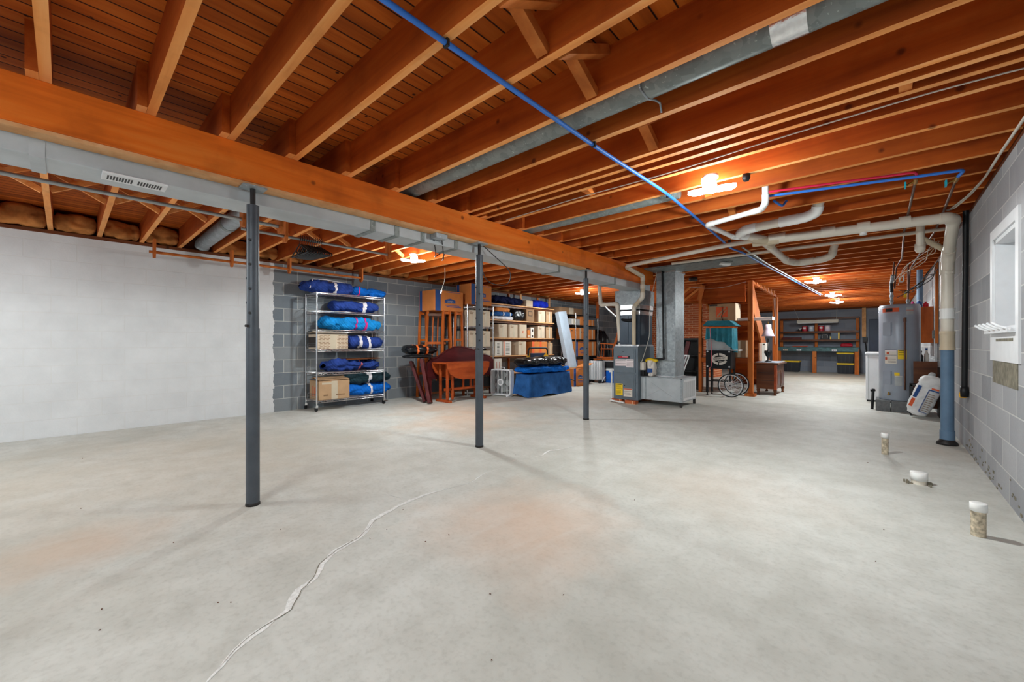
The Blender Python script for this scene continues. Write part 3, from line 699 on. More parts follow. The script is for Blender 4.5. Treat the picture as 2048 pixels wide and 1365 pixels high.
# ================================================================ trestle stand, headboard, rails, drop leaf table
ts = T('trestle_stand', 'tall orange wooden trestle stand holding up a big carton', 'stand', (-6.45, 5.0, 0))
def aframe(x, y0, y1, sp, zt=1.71):
    for y, s in ((y0, -1), (y1, 1)):
        P('leg', MB().bar((x, y, zt), (x, y+s*sp, 0), .035, .045, (1,0,0)), M['honey'], ts, w=True, bev=.004)
    for z, hh in ((zt-.06, .05), (1.12, .045), (.45, .045)):
        k = sp*(zt-z)/zt
        P('rung', MB().prism([(y0-k, z), (y1+k, z), (y1+k-.005, z+hh+.03), (y1+k-.04, z+hh), (y0-k+.04, z+hh), (y0-k+.005, z+hh+.03)], x-.012, x+.012, 'yz'), M['honey'], ts, w=True, bev=.003)
aframe(-6.37, 5.0, 5.16, .07); aframe(-6.37, 5.31, 5.47, .05); aframe(-6.86, 4.80, 4.94, .07); aframe(-6.86, 5.40, 5.52, .07)
P('leg', MB().bar((-6.60, 4.80, 1.70), (-6.60, 4.70, 0), .045, .035, (1,0,0)), M['honey'], ts, w=True, bev=.004)
for z, m_ in ((1.635, 'walnut'), (1.08, 'honey')):
    P('rail', MB().bar((-6.60, 4.80 if z > 1.2 else 4.76, z), (-6.40, 5.08, z), .03, .05), M[m_], ts, w=True, bev=.003)
P('rail', MB().bar((-6.86, 4.9, 1.665), (-6.37, 5.05, 1.665), .03, .05), M['walnut'], ts, w=True); P('rail', MB().bar((-6.86, 5.46, 1.665), (-6.37, 5.42, 1.665), .03, .05), M['walnut'], ts, w=True)
for y in (4.93, 5.05): P('spindle', MB().cyl((-6.6, y-.05, .1), (-6.6, y, 1.64), .013, n=10), M['honey'], ts, w=True)
hb = T('headboard', 'dark mahogany bed headboard with a peaked top behind the drop leaf table', 'headboard', (-6.08, 5.3, 0))
hp = [(a*1.024, b) for a, b in [(4.42,.40),(4.42,.72),(4.50,.78),(4.62,.80),(4.85,.93),(5.05,1.0),(5.25,1.0),(5.5,.95),(5.8,.84),(6.0,.80),(6.10,.72),(6.10,.40)]]
P('panel', MB().prism(hp, -6.27, -6.225, 'yz'), M['mahog'], hb, w=True, bev=.006)
P('top_moulding', MB().tube([(-6.235, a, b) for a, b in hp[2:10]], .018, 8), M['mahog'], hb, w=True)
for y in (4.57, 6.20): P('leg', MB().box(-6.28, y-.04, 0, -6.215, y+.04, .45), M['mahog'], hb, w=True, bev=.005)
P('lower_panel', MB().box(-6.265, 4.6, .16, -6.235, 6.15, .36), M['blackpl'], hb, w=True)
P('bottom_rail', MB().box(-6.265, 4.6, .12, -6.235, 6.15, .16), M['walnut'], hb, w=True)
def railp(lab, a, b, w_, th):
    m = MB().bar(a, b, w_, th, (1,-1,0)); return O('bed_rail', m, M['mahog'], lab, 'bed rail', 'bed rails leaning on the wall', bev=.008)
railp('dark red bed rail leaning at the left, farther from the table', (-6.13, 4.40, .012), (-6.42, 4.30, .74), .05, .15)
railp('dark red bed rail leaning beside the table, with a wide foot', (-5.95, 4.38, .012), (-6.17, 4.36, .78), .06, .19)
O('black_tray', MB().blob(.52, .34, .07, 3.3, .01, 2.2, rz=R(90)), M['blackpl'], 'black plastic tray tilted behind the bed rails', 'tray', loc=(-6.30, 4.36, .80))
bg_ = O('equipment_bag', MB().blob(.62, .36, .17, 9.2, .035, 2.4, rz=R(80)), M['blackbag'], 'dark bag with orange trim lying on the black tray', 'bag', loc=(-6.32, 4.42, .875))
P('orange_trim', MB().blob(.62, .36, .17, 9.2, .035, 2.4, .15, .30, .012, 6, 30, rz=R(80)).blob(.62, .36, .17, 9.2, .035, 2.4, -.42, -.30, .012, 6, 30, rz=R(80)), M['orange'], bg_)
dt = T('drop_leaf_table', 'orange brown drop leaf table with both rounded leaves hanging', 'table', (-5.93, 5.08, 0))
P('tabletop', MB().box(-6.13, 4.56, .70, -5.73, 5.62, .722), M['cherry'], dt, w=True, bev=.004)
def leaf(x0, x1):
    p = [(4.57, .715), (5.61, .715), (5.60, .62), (5.54, .52), (5.42, .45), (5.25, .41), (4.93, .41), (4.76, .45), (4.64, .52), (4.58, .62)]
    return MB().prism(p, x0, x1, 'yz')
P('leaf', leaf(-5.725, -5.70), M['cherry'], dt, w=True, bev=.003); P('leaf', leaf(-6.16, -6.135), M['cherry'], dt, w=True, bev=.003)
for y in (4.66, 5.52):
    P('foot', MB().box(-6.13, y-.03, 0, -5.72, y+.03, .045), M['cherry'], dt, w=True, bev=.008)
    for x in (-6.02, -5.82): P('leg', MB().box(x-.025, y-.018, .045, x+.025, y+.018, .70), M['cherry'], dt, w=True, bev=.005)
P('gate_leg', MB().box(-5.79, 4.72, .05, -5.755, 4.76, .68).box(-5.79, 5.16, .24, -5.755, 5.20, .62).box(-5.79, 4.98, .24, -5.755, 5.01, .62), M['cherry'], dt, w=True, bev=.004)
P('stretcher', MB().box(-5.95, 4.68, .20, -5.90, 5.50, .245).box(-5.80, 4.72, .22, -5.76, 5.2, .26), M['cherry'], dt, w=True, bev=.004)
# ================================================================ smaller chrome shelving, boxes
wire_rack('smaller chrome wire shelving in front of the wooden shelves, pale boxes in pairs', -6.74, -6.30, 5.56, 6.31, (1.84, 1.425, .995, .57, .15), 1.88, False)
k = 0
pos = [('upper left', 5.76, 1.433), ('upper right', 6.10, 1.433), ('middle left', 5.76, 1.003), ('middle right', 6.10, 1.003), ('lower left', 5.76, .578), ('lower right', 6.10, .578)]
for nm, y, z in pos:
    lv = {'u':'top', 'm':'second', 'l':'third'}[nm[0]]
    carton('pale taped box, %s of the pair on the %s level of the smaller chrome shelving' % (nm.split()[1], lv), -6.50, y, z, .36, .29, .335, 'cardl', grp='pale boxes on the smaller chrome shelving', marks=[('printed_lines','cardd',LINES)])
# ================================================================ wooden shelving on the left wall
sw = T('wooden_shelving', 'long rough wooden shelving against the left wall, full of boxes', 'shelving', (-6.75, 7.55, 0))
for y in (6.40, 7.54, 8.70):
    P('upright', MB().box(-6.835, y*1.037-.021, 0, -6.80, y*1.037+.021, 2.32), M['lightwood'], sw, w=True); P('upright', MB().box(-6.99, y-.02, 0, -6.955, y+.02, 2.32), M['stud'], sw, w=True)
for z in (1.985, 1.615, 1.205, .79, .38):
    P('shelf', MB().box(-6.99, 6.36, z-.022, -6.48, 8.80, z), M['lightwood'], sw, w=True)
    P('shelf_bearer', MB().box(-6.555, 6.36, z-.07, -6.535, 8.80, z-.022), M['walnut'], sw, w=True)
def ysh(px): return xp(px, 650, -6.5).y
G2 = 'boxes on the wooden shelving'
def shelfbox(lab, p0, p1, z, h, mt='cardl', d=.38, marks=(('printed_lines','cardd',LINES),), tape=True, rz=0, x=None):
    d = .28
    y0, y1 = ysh(p0), ysh(p1)
    return carton(lab, (-6.49-d/2) if x is None else x, (y0+y1)/2, z, d, abs(y1-y0)-.012, h, mt, rz, G2, marks=marks, tape=tape)
shelfbox('brown wreath print carton on the second wooden shelf', 1052, 1068, 1.617, .30, 'cardd', marks=(('wreath_print','inkdark',[(.25,.45,.75,.5),(.25,.8,.75,.85),(.25,.5,.3,.8),(.7,.5,.75,.8)]),), tape=False)
shelfbox('pale box beside the end one, second wooden shelf', 1076, 1090, 1.617, .29)
shelfbox('pale box at the right end of the second wooden shelf', 1091.5, 1104.5, 1.617, .29, 'card')
shelfbox('pale upright taped box, first from the left on the third wooden shelf', 997, 1014, 1.207, .31)
shelfbox('pale taped box standing askew on the third wooden shelf', 1017.5, 1035, 1.207, .31, rz=R(3))
shelfbox('pale box with red mark in front of the middle upright, third wooden shelf', 1038, 1053, 1.207, .325, 'cardl', marks=(('red_mark','inkred',[(.42,.35,.6,.4),(.42,.48,.6,.52),(.42,.4,.46,.5)]),), tape=False)
shelfbox('little orange and cream box on the third wooden shelf', 1054, 1059.5, 1.207, .19, 'cardo', tape=False, marks=(('cream_print','cardl',[(.1,.1,.9,.4)]),))
shelfbox('narrow white box with black pictures on the third wooden shelf', 1060.5, 1067.5, 1.207, .26, 'cardw', tape=False, marks=(('black_picture','inkdark',[(.35,.1,.75,.28),(.35,.6,.75,.85)]),))
shelfbox('pale box second from the right end of the third wooden shelf', 1075, 1089, 1.207, .30)
shelfbox('pale box at the right end of the third wooden shelf', 1091.5, 1104.5, 1.207, .29, 'card')
shelfbox('pale box with rows of dark print, first on the fourth wooden shelf', 989, 1003.5, .792, .325, 'cardw', tape=False, marks=(('dark_print','inkdark',[(.3,.15+k*.1,.62,.19+k*.1) for k in range(8)]),))
shelfbox('pale box with orange edge and dark print on the fourth wooden shelf', 1006, 1022, .792, .325, 'cardw', tape=False, marks=(('orange_edge','inkor',[(0,0,.12,1)]),('dark_print','inkdark',[(.3,.12+k*.1,.8,.15+k*.1) for k in range(8)])))
shelfbox('brown and cream box behind the middle upright, fourth wooden shelf', 1036, 1052, .792, .325, 'cardl')
shelfbox('wide orange striped carton on the fourth wooden shelf', 1063, 1094, .792, .325, 'cardo', tape=False, marks=(('orange_stripe','inkor',[(.02,0,.14,1),(.5,0,.62,1)]),))
shelfbox('pale box at the right end of the fourth wooden shelf', 1096, 1105, .792, .30, 'card')
shelfbox('pale box with red lines behind the fan on the lowest wooden shelf', 988, 1003, .382, .34, 'cardw', tape=False, marks=(('red_line','inkred',[(.3,.2,.34,.8),(.65,.3,.69,.8)]),))
O('striped_blanket_stack', MB().blob(.50, .26, .11, 2.2, .012, 5, rz=R(90)), M['cardo'], 'orange patterned folded cover, topmost on the left bay of the second shelf', 'blanket', loc=(-6.63, 6.85, 1.80))
b_ = O('folded_blanket', MB().blob(.66, .28, .10, 4.4, .012, 5, rz=R(90)), M['denim'], 'folded blue blanket with white straps on a white one', 'blanket', loc=(-6.63, 6.86, 1.708))
P('strap', MB().blob(.66, .28, .10, 4.4, .012, 5, -.1, .02, .006, 6, 30, rz=R(90)).blob(.66, .28, .10, 4.4, .012, 5, .6, .72, .006, 6, 30, rz=R(90)), M['whitefab'], b_)
O('folded_blanket', MB().blob(.70, .29, .09, 5.5, .012, 5, rz=R(90)), M['whitefab'], 'folded white blanket under the blue one, second wooden shelf', 'blanket', loc=(-6.63, 6.86, 1.618))
O('black_bag', MB().blob(.40, .28, .28, 6.1, .02, 3, rz=R(90)), M['blackbag'], 'black rounded bag beside the middle upright, second wooden shelf', 'bag', loc=(-6.64, 7.44, 1.618))
O('moving_blanket', MB().blob(1.15, .27, .20, 11.3, .045, 2.2, rz=R(90), nt=60), M['navyd'], 'dark crumpled blue blanket along the top wooden shelf', 'blanket', loc=(-6.64, 7.0, 1.988))
carton('small cream box on the top wooden shelf', -6.60, (ysh(1052)+ysh(1065))/2, 1.988, .22, ysh(1065)-ysh(1052), .15, 'cardl', tape=False)
O('rolled_tarp', MB().blob(ysh(1099)-ysh(1067), .26, .20, 12.7, .03, 2.1, rz=R(90)), M['royal'], 'royal blue rolled tarp at the right of the top wooden shelf', 'tarp', loc=(-6.64, (ysh(1067)+ysh(1099))/2, 1.988))
# ================================================================ fan, draped trunk, bags, hand truck
fn = T('box_fan', 'grey white box fan standing on the floor beside the draped trunk', 'fan', (-5.75, 6.02, 0), R(8))
fr = MB(); o_ = rrect(-.25,0,.25,.53,.06,6); i_ = rrect(-.225,.025,.225,.505,.05,6); N = len(o_)
for y in (-.06, .06):
    pass
vv = [(p[0],-.06,p[1]+.02) for p in o_]+[(p[0],.06,p[1]+.02) for p in o_]+[(p[0],-.06,p[1]+.02) for p in i_]+[(p[0],.06,p[1]+.02) for p in i_]
fr.add(vv, [(j,(j+1)%N,N+(j+1)%N,N+j)[::-1] for j in range(N)]+[(2*N+j,2*N+(j+1)%N,3*N+(j+1)%N,3*N+j) for j in range(N)]+[(j,2*N+j,2*N+(j+1)%N,(j+1)%N)[::-1] for j in range(N)]+[(N+j,3*N+j,3*N+(j+1)%N,N+(j+1)%N) for j in range(N)])
P('housing', fr, M['whitem'], fn)
gr = MB()
for k in range(14):
    x = -.205+k*.0315; gr.box(x-.003, -.056, .04, x+.003, -.05, .53)
P('grille', gr, M['whitem'], fn)
P('grille_badge', MB().cyl((0,-.064,.285),(0,-.05,.285),.07,n=28), M['whitem'], fn)
P('badge_ring', MB().lathe([(.030,-.0655),(.042,-.0655),(.042,-.0635),(.030,-.0635)], 24, (0,0,.285), 'y'), M['clear'], fn)
bl = MB()
for k in range(5):
    a = R(k*72); u = Vector((math.cos(a),0,math.sin(a))); s = Vector((-math.sin(a),0,math.cos(a)))
    bl.add([Vector((0,.0,.285))+u*.05-s*.02+Vector((0,-.02,0)), Vector((0,0,.285))+u*.2-s*.09+Vector((0,-.03,0)), Vector((0,0,.285))+u*.21+s*.07+Vector((0,.025,0)), Vector((0,0,.285))+u*.05+s*.03+Vector((0,.02,0))], [(0,1,2,3),(3,2,1,0)])
bl.cyl((0,-.02,.285),(0,.05,.285),.05)
P('fan_blade', bl.mv((0,.015,0)), M['galvd'], fn); P('back_shade_sheet', MB().box(-.225,.045,.04,.225,.05,.53), M['blackpl'], fn, label='black sheet standing in for the shade behind the blades')  # solid black back: the shade inside the housing is put in as colour
P('foot', MB().box(-.2,-.09,0,-.16,.09,.022).box(.16,-.09,0,.2,.09,.022), M['whitem'], fn)
P('handle', MB().tube(rnd([(-.06,0,.55),(-.06,0,.585),(.06,0,.585),(.06,0,.55)], .02), .008, 6), M['whitem'], fn)
def drape(x0, x1, y0, y1, zt, seed, flare=.10, n=96):
    m = MB(); base = rrect(x0, y0, x1, y1, .05, 6); per = []
    L = sum((Vector(base[i])-Vector(base[i-1])).length for i in range(len(base))); step = L/n; acc = 0; cx, cy = (x0+x1)/2, (y0+y1)/2
    pts = [Vector(p) for p in base]+[Vector(base[0])]; i = 0; d = 0
    for k in range(n):
        s_ = k*step
        while d+(pts[i+1]-pts[i]).length < s_: d += (pts[i+1]-pts[i]).length; i += 1
        per.append(pts[i].lerp(pts[i+1], (s_-d)/max(1e-6,(pts[i+1]-pts[i]).length)))
    c = Vector((cx, cy)); v = []; rows = [(0.0, zt+.004), (.5, zt+.006), (.92, zt+.003)]
    for f, z in rows:
        for p in per: q = c+(p-c)*f; v.append((q.x, q.y, z+mn.noise(Vector((q.x*4,q.y*4,seed)))*.01))
    K = 9
    for k in range(K):
        u = k/(K-1)
        for j, p in enumerate(per):
            a = 2*math.pi*j/n; nn = (p-c).normalized(); t_ = Vector((0,0))
            wv = mn.noise(Vector((p.x*3+seed, p.y*3, u*.7)))*.09+mn.noise(Vector((p.x*9, p.y*9, seed)))*.035
            off = u**1.6*(flare+wv)+.012
            lift = max(0, mn.noise(Vector((p.x*2.3, p.y*2.3, seed+4))))*.10*u
            q = p+nn*off; v.append((q.x, q.y, max(.004, zt*(1-u)-.008*math.sin(u*3)+lift+.004)))
    R_ = len(rows)+K
    m.add(v, [(i*n+j, (i+1)*n+j, (i+1)*n+(j+1)%n, i*n+(j+1)%n) for i in range(R_-1) for j in range(n)], True); return m
tk = T('storage_chest', 'low dark chest hidden under the draped blue quilt', 'chest', (-5.30, 6.85, 0))
P('trunk_body', MB().box(-5.50, 6.17, .02, -5.14, 7.55, .44), M['mahog'], tk, w=True, bev=.01)
O('draped_quilt', drape(-5.51, -5.13, 6.16, 7.56, .45, 3.0, .09), M['denim'], 'mid blue quilted moving blanket draped over the trunk to the floor', 'blanket')
b_ = O('folded_quilt', MB().blob(1.45, .46, .13, 5.9, .02, 5, rz=R(90), nt=60), M['blue'], 'bright blue folded quilt between the draped trunk and the black bag', 'blanket', loc=(-5.34, 6.84, .466))
o = O('duffel_bag', MB().blob(1.40, .40, .19, 21.0, .03, 2.6, rz=R(88), nt=70), M['blackbag'], 'long shiny black duffel bag on top of the blue quilt', 'bag', loc=(-5.34, 6.80, .60))
P('carry_strap', MB().tube([(.20,-.25,.10),(.235,-.2,.14),(.22,-.1,.19),(.24,.05,.12),(.22,.15,.05)], .012, 6).tube([(.19,.45,.15),(.21,.52,.1),(.2,.56,.03)], .01, 6), M['cabled'], o)
ht = T('hand_truck', 'yellow and black folding hand truck behind the duffel bag', 'hand truck', (-5.75, 7.8, 0))
P('frame', MB().tube([(-5.86,6.98,.06),(-5.86,6.98,.82)], .018, 10).tube([(-5.72,7.50,.06),(-5.72,7.50,.82)], .018, 10).tube([(-5.86,6.98,.45),(-5.72,7.50,.45)], .014, 8), M['ylw'], ht, w=True)
P('handle', MB().tube(rnd([(-5.86,6.98,.80),(-5.86,6.98,.97),(-5.72,7.50,.97),(-5.72,7.50,.80)], .10, 8), .02, 10), M['blackpl'], ht, w=True)
P('side_guard', MB().bar((-5.865,7.0,.72),(-5.85,7.07,.80),.03,.16).bar((-5.735,7.42,.72),(-5.715,7.5,.80),.03,.16), M['ylw'], ht, w=True); P('back_plate', MB().bar((-5.845,7.03,.80),(-5.735,7.45,.80),.03,.11), M['navydoor'], ht, w=True, bev=.01)
P('toe_plate', MB().box(-5.92,6.95,.0,-5.66,7.53,.02), M['ylw'], ht, w=True)
c2 = T('furniture_dolly', 'yellow tool cart with black wheel and lever beside the draped trunk', 'cart', (-5.35, 7.9, 0))
P('deck', MB().box(-5.64, 7.70, .50, -5.44, 7.90, .55), M['ylw'], c2, w=True, bev=.01)
P('leg', MB().box(-5.63,7.84,.0,-5.60,7.88,.5).box(-5.48,7.72,0,-5.45,7.75,.5), M['darksteel'], c2, w=True)
P('side_rail', MB().tube([(-5.44,7.72,.52),(-5.38,7.74,.40),(-5.34,7.75,.28),(-5.37,7.76,.13)], .018, 8), M['blackpl'], c2, w=True)
P('wheel', MB().cyl((-5.39,7.74,.06),(-5.35,7.78,.06),.06,n=20), M['blackpl'], c2, w=True)
P('lever', MB().tube([(-5.33,7.76,.26),(-5.27,7.8,.25),(-5.18,7.85,.21)], .012, 8).cyl((-5.35,7.74,.275),(-5.31,7.78,.27),.025), M['blackpl'], c2, w=True)
# ================================================================ panel, open box, second chrome rack
O('leaning_panel', MB().bar((-6.10,9.18,.02), (-6.42,9.00,1.92), .38, .12, (1,0,.2)), M['bluegrey'], 'tall pale blue grey panel leaning against the end of the wooden shelving', 'panel', bev=.006)
t = store_box('open orange carton with blue band on the floor below the leaning panel', -5.83, 8.74, 0, .42, .48, .45, R(-10), None, 'x')
P('top_flap', MB().bar((.0,.245,.455),(.06,.50,.56),.40,.006), M['cardo'], t); P('top_flap', MB().bar((-.22,0,.44),(-.34,0,.36),.46,.006), M['cardo'], t); P('top_flap', MB().bar((.215,0,.455),(.33,.02,.50),.46,.006), M['cardo'], t)
P('inside_shade_sheet', MB().box(-.19,-.22,.44,.19,.22,.4515), M['cardd'], t)  # darker sheet on the closed body, standing in for the shaded inside
wire_rack('black shelved rack with chrome posts beyond the leaning panel', -6.90, -6.40, 9.70, 10.90, (1.88, 1.59, 1.18, .70, .20), 1.93, False, 'chrome', 'blackpl')
def yr(px): return xp(px, 650, -6.42).y
def rackbox(lab, p0, p1, z, h, mt='cardo', d=.40, **k):
    y0, y1 = yr(p0), yr(p1); return carton(lab, -6.44-d/2, (y0+y1)/2, z, d, abs(y1-y0)-.01, h, mt, grp='boxes on the black shelved rack', **k)
rackbox('long flat brown box on top of the black shelved rack', 1120, 1166, 1.886, .18, 'cardd')
rackbox('low grey box on the second level of the black shelved rack', 1140, 1161, 1.597, .17, 'clear', marks=(('white_label','cardw',[(.2,.1,.35,.9)]),))
rackbox('orange box beside the grey one, second level of the black shelved rack', 1163, 1176, 1.597, .27)
rackbox('small brown box at the right of the second level, black shelved rack', 1181, 1190, 1.597, .18)
rackbox('orange box with a hand hole, third level of the black shelved rack', 1137, 1152, 1.187, .31, tape=False, marks=(('hand_hole','inkdark',[(.45,.75,.6,.82)]),))
rackbox('yellowish orange box with hand holes, middle of the third level', 1153.5, 1170, 1.187, .33, marks=(('hand_hole','inkdark',[(.6,.6,.7,.7)]),))
rackbox('orange box right of the post, third level of the black shelved rack', 1180, 1191.5, 1.187, .30)
y0, y1 = yr(1151), yr(1177)
store_box('orange carton with blue band on the fourth level of the black rack', -6.64, (y0+y1)/2, .707, .40, y1-y0, .42)
rackbox('plain orange carton right of the banded one, fourth level', 1178.5, 1194, .707, .42)
y0, y1 = yr(1151), yr(1174)
store_box('orange carton with blue band on the lowest level of the black rack', -6.64, (y0+y1)/2, .207, .40, y1-y0, .40)
# ---------------------------------------------------------------- far left corner
for i, (x, y, z, L, H) in enumerate(((-6.60, 11.32, 0, .56, 1.50), (-6.02, 11.85, 0, .62, 1.28))):
    o = O('trash_bag', MB().blob(L, .5, H, 30+i*3, .07, 2.2, rz=R(60), nt=30), M['blackbag'], ['tall black trash bag at the end of the black shelved rack', 'rounder shiny black trash bag behind the rocking chair'][i], 'bag', loc=(x, y, z))
tb = T('low_table', 'low orange wooden bench carrying the small rocking chair', 'table', (-5.9, 10.9, 0))
P('tabletop', MB().box(-6.28, 10.45, .60, -5.44, 11.12, .64), M['honey'], tb, w=True, bev=.005)
for x in (-6.24, -5.48):
    for y in (10.5, 11.07): P('leg', MB().box(x-.03, y-.03, 0, x+.03, y+.03, .60), M['honey'], tb, w=True)
rc = T('rocking_chair', "small orange wooden child's rocking chair on the low bench", 'chair', (-5.95, 10.72, .641), R(18)); rc.scale = (1.2, 1.2, 1.2)
def S(par, nm, pts, r): P(nm, MB().tube(pts, r, 8), M['honey'], par)
for s in (-1, 1):
    S(rc, 'rocker', [(-.24,s*.15,.03),(-.1,s*.15,.012),(.06,s*.15,.012),(.22,s*.15,.035)], .012)
    S(rc, 'leg', [(-.14,s*.15,.02),(-.13,s*.14,.22)], .012); S(rc, 'leg', [(.14,s*.15,.02),(.13,s*.14,.22)], .012)
    S(rc, 'armrest', [(-.16,s*.17,.36),(.15,s*.15,.34)], .013); S(rc, 'arm_spindle', [(-.12,s*.16,.23),(-.13,s*.17,.36)], .009)
P('seat', MB().cb(0,0,.215,.32,.32,.025), M['honey'], rc, bev=.008)
for k in range(5): S(rc, 'back_spindle', [(.13,-.13+k*.065,.24),(.25,-.14+k*.07,.60)], .008)
S(rc, 'crest_rail', [(.25,-.17,.60),(.265,0,.615),(.25,.17,.60)], .02)
oh = T('oil_heater', 'white finned oil filled radiator on the floor under the rocking chair', 'heater', (-5.80, 9.78, 0))
for k in range(7):
    x = -.15+k*.048; P('fin', MB().prism(rrect(-.07,.07,.07,.60,.03,4), x-.013, x+.013, 'yz'), M['whitem'], oh)
P('control_box', MB().prism(rrect(-.075,.08,.075,.60,.03,4), .165, .23, 'yz'), M['clear'], oh)
P('side_handle', MB().tube(rnd([(-.2,0,.60),(-.2,0,.66),(.18,0,.66),(.18,0,.60)], .02), .007, 6), M['darksteel'], oh)
P('caster', MB().cyl((-.16,-.1,.03),(-.12,-.1,.03),.03).cyl((.14,-.1,.03),(.18,-.1,.03),.03).cyl((-.16,.1,.03),(-.12,.1,.03),.03).cyl((.14,.1,.03),(.18,.1,.03),.03).box(-.17,-.1,.025,-.11,.1,.07).box(.13,-.1,.025,.19,.1,.07), M['blackpl'], oh)
P('carry_bar', MB().tube([(.235,-.07,.05),(.29,-.06,.16),(.32,-.05,.19)], .01, 6), M['whitem'], oh)
cl_ = T('cooler', 'blue cooler with a white lid beside the furnace', 'cooler', (-5.45, 10.12, 0))
P('tub', MB().cb(0,0,0,.34,.30,.33), M['cool'], cl_, bev=.012); P('lid', MB().cb(0,0,.332,.36,.32,.05), M['white'], cl_, bev=.012); P('latch', MB().box(-.04,-.165,.29,.04,-.15,.345), M['white'], cl_); P('handle', MB().box(.17,-.13,.05,.185,-.11,.30), M['white'], cl_)
mw = T('microwave', 'black and silver microwave oven on the blue cooler', 'microwave', (-5.46, 10.12, .384))
P('case', MB().cb(0,0,0,.46,.30,.215), M['clear'], mw, bev=.006); P('door', MB().box(-.22,-.157,.02,.12,-.15,.2), M['blackpl'], mw); P('control_panel', MB().box(.13,-.155,.02,.22,-.15,.2), M['galv'], mw); P('foot', MB().box(-.2,-.1,-.002,-.17,.1,0), M['blackpl'], mw)
jg = T('glass_bottle', 'green glass bottle on the floor behind the post nearest the furnace', 'bottle', (-5.95, 9.40, 0))
P('bottle_body', MB().lathe([(0,0),(.14,.0),(.15,.05),(.15,.25),(.05,.36),(.04,.44),(0,.44)], 20), M['green'], jg); P('cap', MB().cyl((0,0,.44),(0,0,.47),.045), M['white'], jg)
O('hanging_board', MB().bar((-6.2,10.55,1.80),(-6.2,10.55,2.30),.10,.03,(1,0,0)), M['honey'], 'orange wooden board hanging from the ceiling above the trash bags', 'board')
# ================================================================ furnace group
fu = T('furnace', 'tall dark grey gas furnace cabinet standing on bricks in the middle', 'furnace', (-3.43, 7.13, .062))
P('cabinet', MB().box(-3.665, 6.80, .062, -3.19, 7.50, 1.02), M['furn'], fu, w=True, bev=.006)
for nm, z0, z1 in (('upper_door', .545, .985), ('lower_door', .10, .52)):
    d = MB(); d.prism(rrect(-3.635, z0, -3.235, z1, .02, 4), 6.785, 6.80, 'xz'); d.prism(rrect(-3.615, z0+.02, -3.255, z1-.02, .015, 4), 6.778, 6.786, 'xz')
    P(nm, d, M['furn'], fu, w=True)
P('door_knob', MB().cyl((-3.46, 6.768, .92), (-3.46, 6.780, .92), .008), M['blackpl'], fu, w=True); P('door_knob', MB().cyl((-3.43, 6.768, .315), (-3.43, 6.780, .315), .008), M['blackpl'], fu, w=True)
P('nameplate', MB().box(-3.565, 6.768, .80, -3.335, 6.779, .85), M['blackpl'], fu, w=True); P('nameplate_face', MB().box(-3.545, 6.765, .81, -3.36, 6.769, .842), M['red'], fu, w=True); P('nameplate_stripe', MB().box(-3.47, 6.7635, .828, -3.365, 6.766, .834), M['white'], fu, w=True)
lb = P('warning_label', MB().box(-3.613, 6.775, .665, -3.40, 6.7785, .785).box(-3.40, 6.775, .645, -3.258, 6.7785, .79), M['inkpink'], fu, w=True)
m = MB()
for z in (.76, .738, .71, .70, .675): m.box(-3.605, 6.7735, z, -3.41, 6.7752, z+.004)
for z in (.765, .735, .715, .69, .665): m.box(-3.39, 6.7735, z, -3.265, 6.7752, z+.004)
P('label_print', m, M['inkdark'], lb, w=True)
ey = P('energy_label', MB().box(-3.608, 6.775, .135, -3.468, 6.7785, .345), M['yellow'], fu, w=True)
m = MB().box(-3.595, 6.7735, .322, -3.485, 6.7752, .335)
for z in (.30, .28, .25, .22, .20, .18, .16): m.box(-3.59, 6.7735, z, -3.50+.02*((z*100) % 2), 6.7752, z+.004)
P('label_print', m, M['inkdark'], ey, w=True)
ql = P('rating_label', MB().box(-3.45, 6.775, .12, -3.285, 6.7785, .265), M['cardw'], fu, w=True)
P('label_print', MB().box(-3.445, 6.7735, .245, -3.29, 6.7752, .262), M['inkred'], ql, w=True); P('label_print', MB().box(-3.445, 6.7735, .21, -3.29, 6.7752, .215).box(-3.44, 6.7735, .18, -3.33, 6.7752, .184).box(-3.44, 6.7735, .16, -3.31, 6.7752, .164), M['inkdark'], ql, w=True)
P('top_collar', MB().box(-3.66, 6.86, 1.02, -3.195, 7.46, 1.05), M['foil'], fu, w=True)
P('coil_case', MB().box(-3.64, 6.90, 1.05, -3.205, 7.44, 1.60), M['coil'], fu, w=True, bev=.004)
P('coil_panel', MB().box(-3.62, 6.89, 1.08, -3.42, 6.90, 1.57).box(-3.38, 6.89, 1.08, -3.225, 6.90, 1.57), M['coil'], fu, w=True, bev=.003)
P('foil_band', MB().box(-3.645, 6.895, 1.59, -3.20, 7.445, 1.66), M['foil'], fu, w=True); P('black_gasket', MB().box(-3.65, 6.89, 1.66, -3.195, 7.45, 1.69), M['black'], fu, w=True); P('foil_band', MB().box(-3.655, 6.885, 1.69, -3.19, 7.455, 1.77), M['foil'], fu, w=True)
P('supply_plenum', MB().box(-3.67, 6.87, 1.77, -3.18, 7.47, 2.04), M['galv'], fu, w=True, bev=.003); P('plenum_neck', MB().box(-3.60, 6.90, 2.04, -3.25, 7.44, 2.30), M['ductw'], fu, w=True)
P('gas_valve_box', MB().box(-3.188, 6.88, .60, -3.12, 6.98, .74), M['cardw'], fu, w=True, bev=.004)
P('junction', MB().box(-3.188, 6.90, .50, -3.13, 6.97, .58), M['blackpl'], fu, w=True)
for x, y in ((-3.30, 6.78), (-3.60, 6.85), (-3.30, 7.35), (-3.60, 7.35)):
    O('brick', MB().box(x-.10, y-.06, 0, x+.10, y+.06, .06), M['brick'], 'loose red brick under the %s corner of the furnace' % {(-3.30,6.78):'front right', (-3.60,6.85):'front left', (-3.30,7.35):'back right', (-3.60,7.35):'back left'}[(x,y)], 'brick', 'bricks under the furnace', bev=.003)
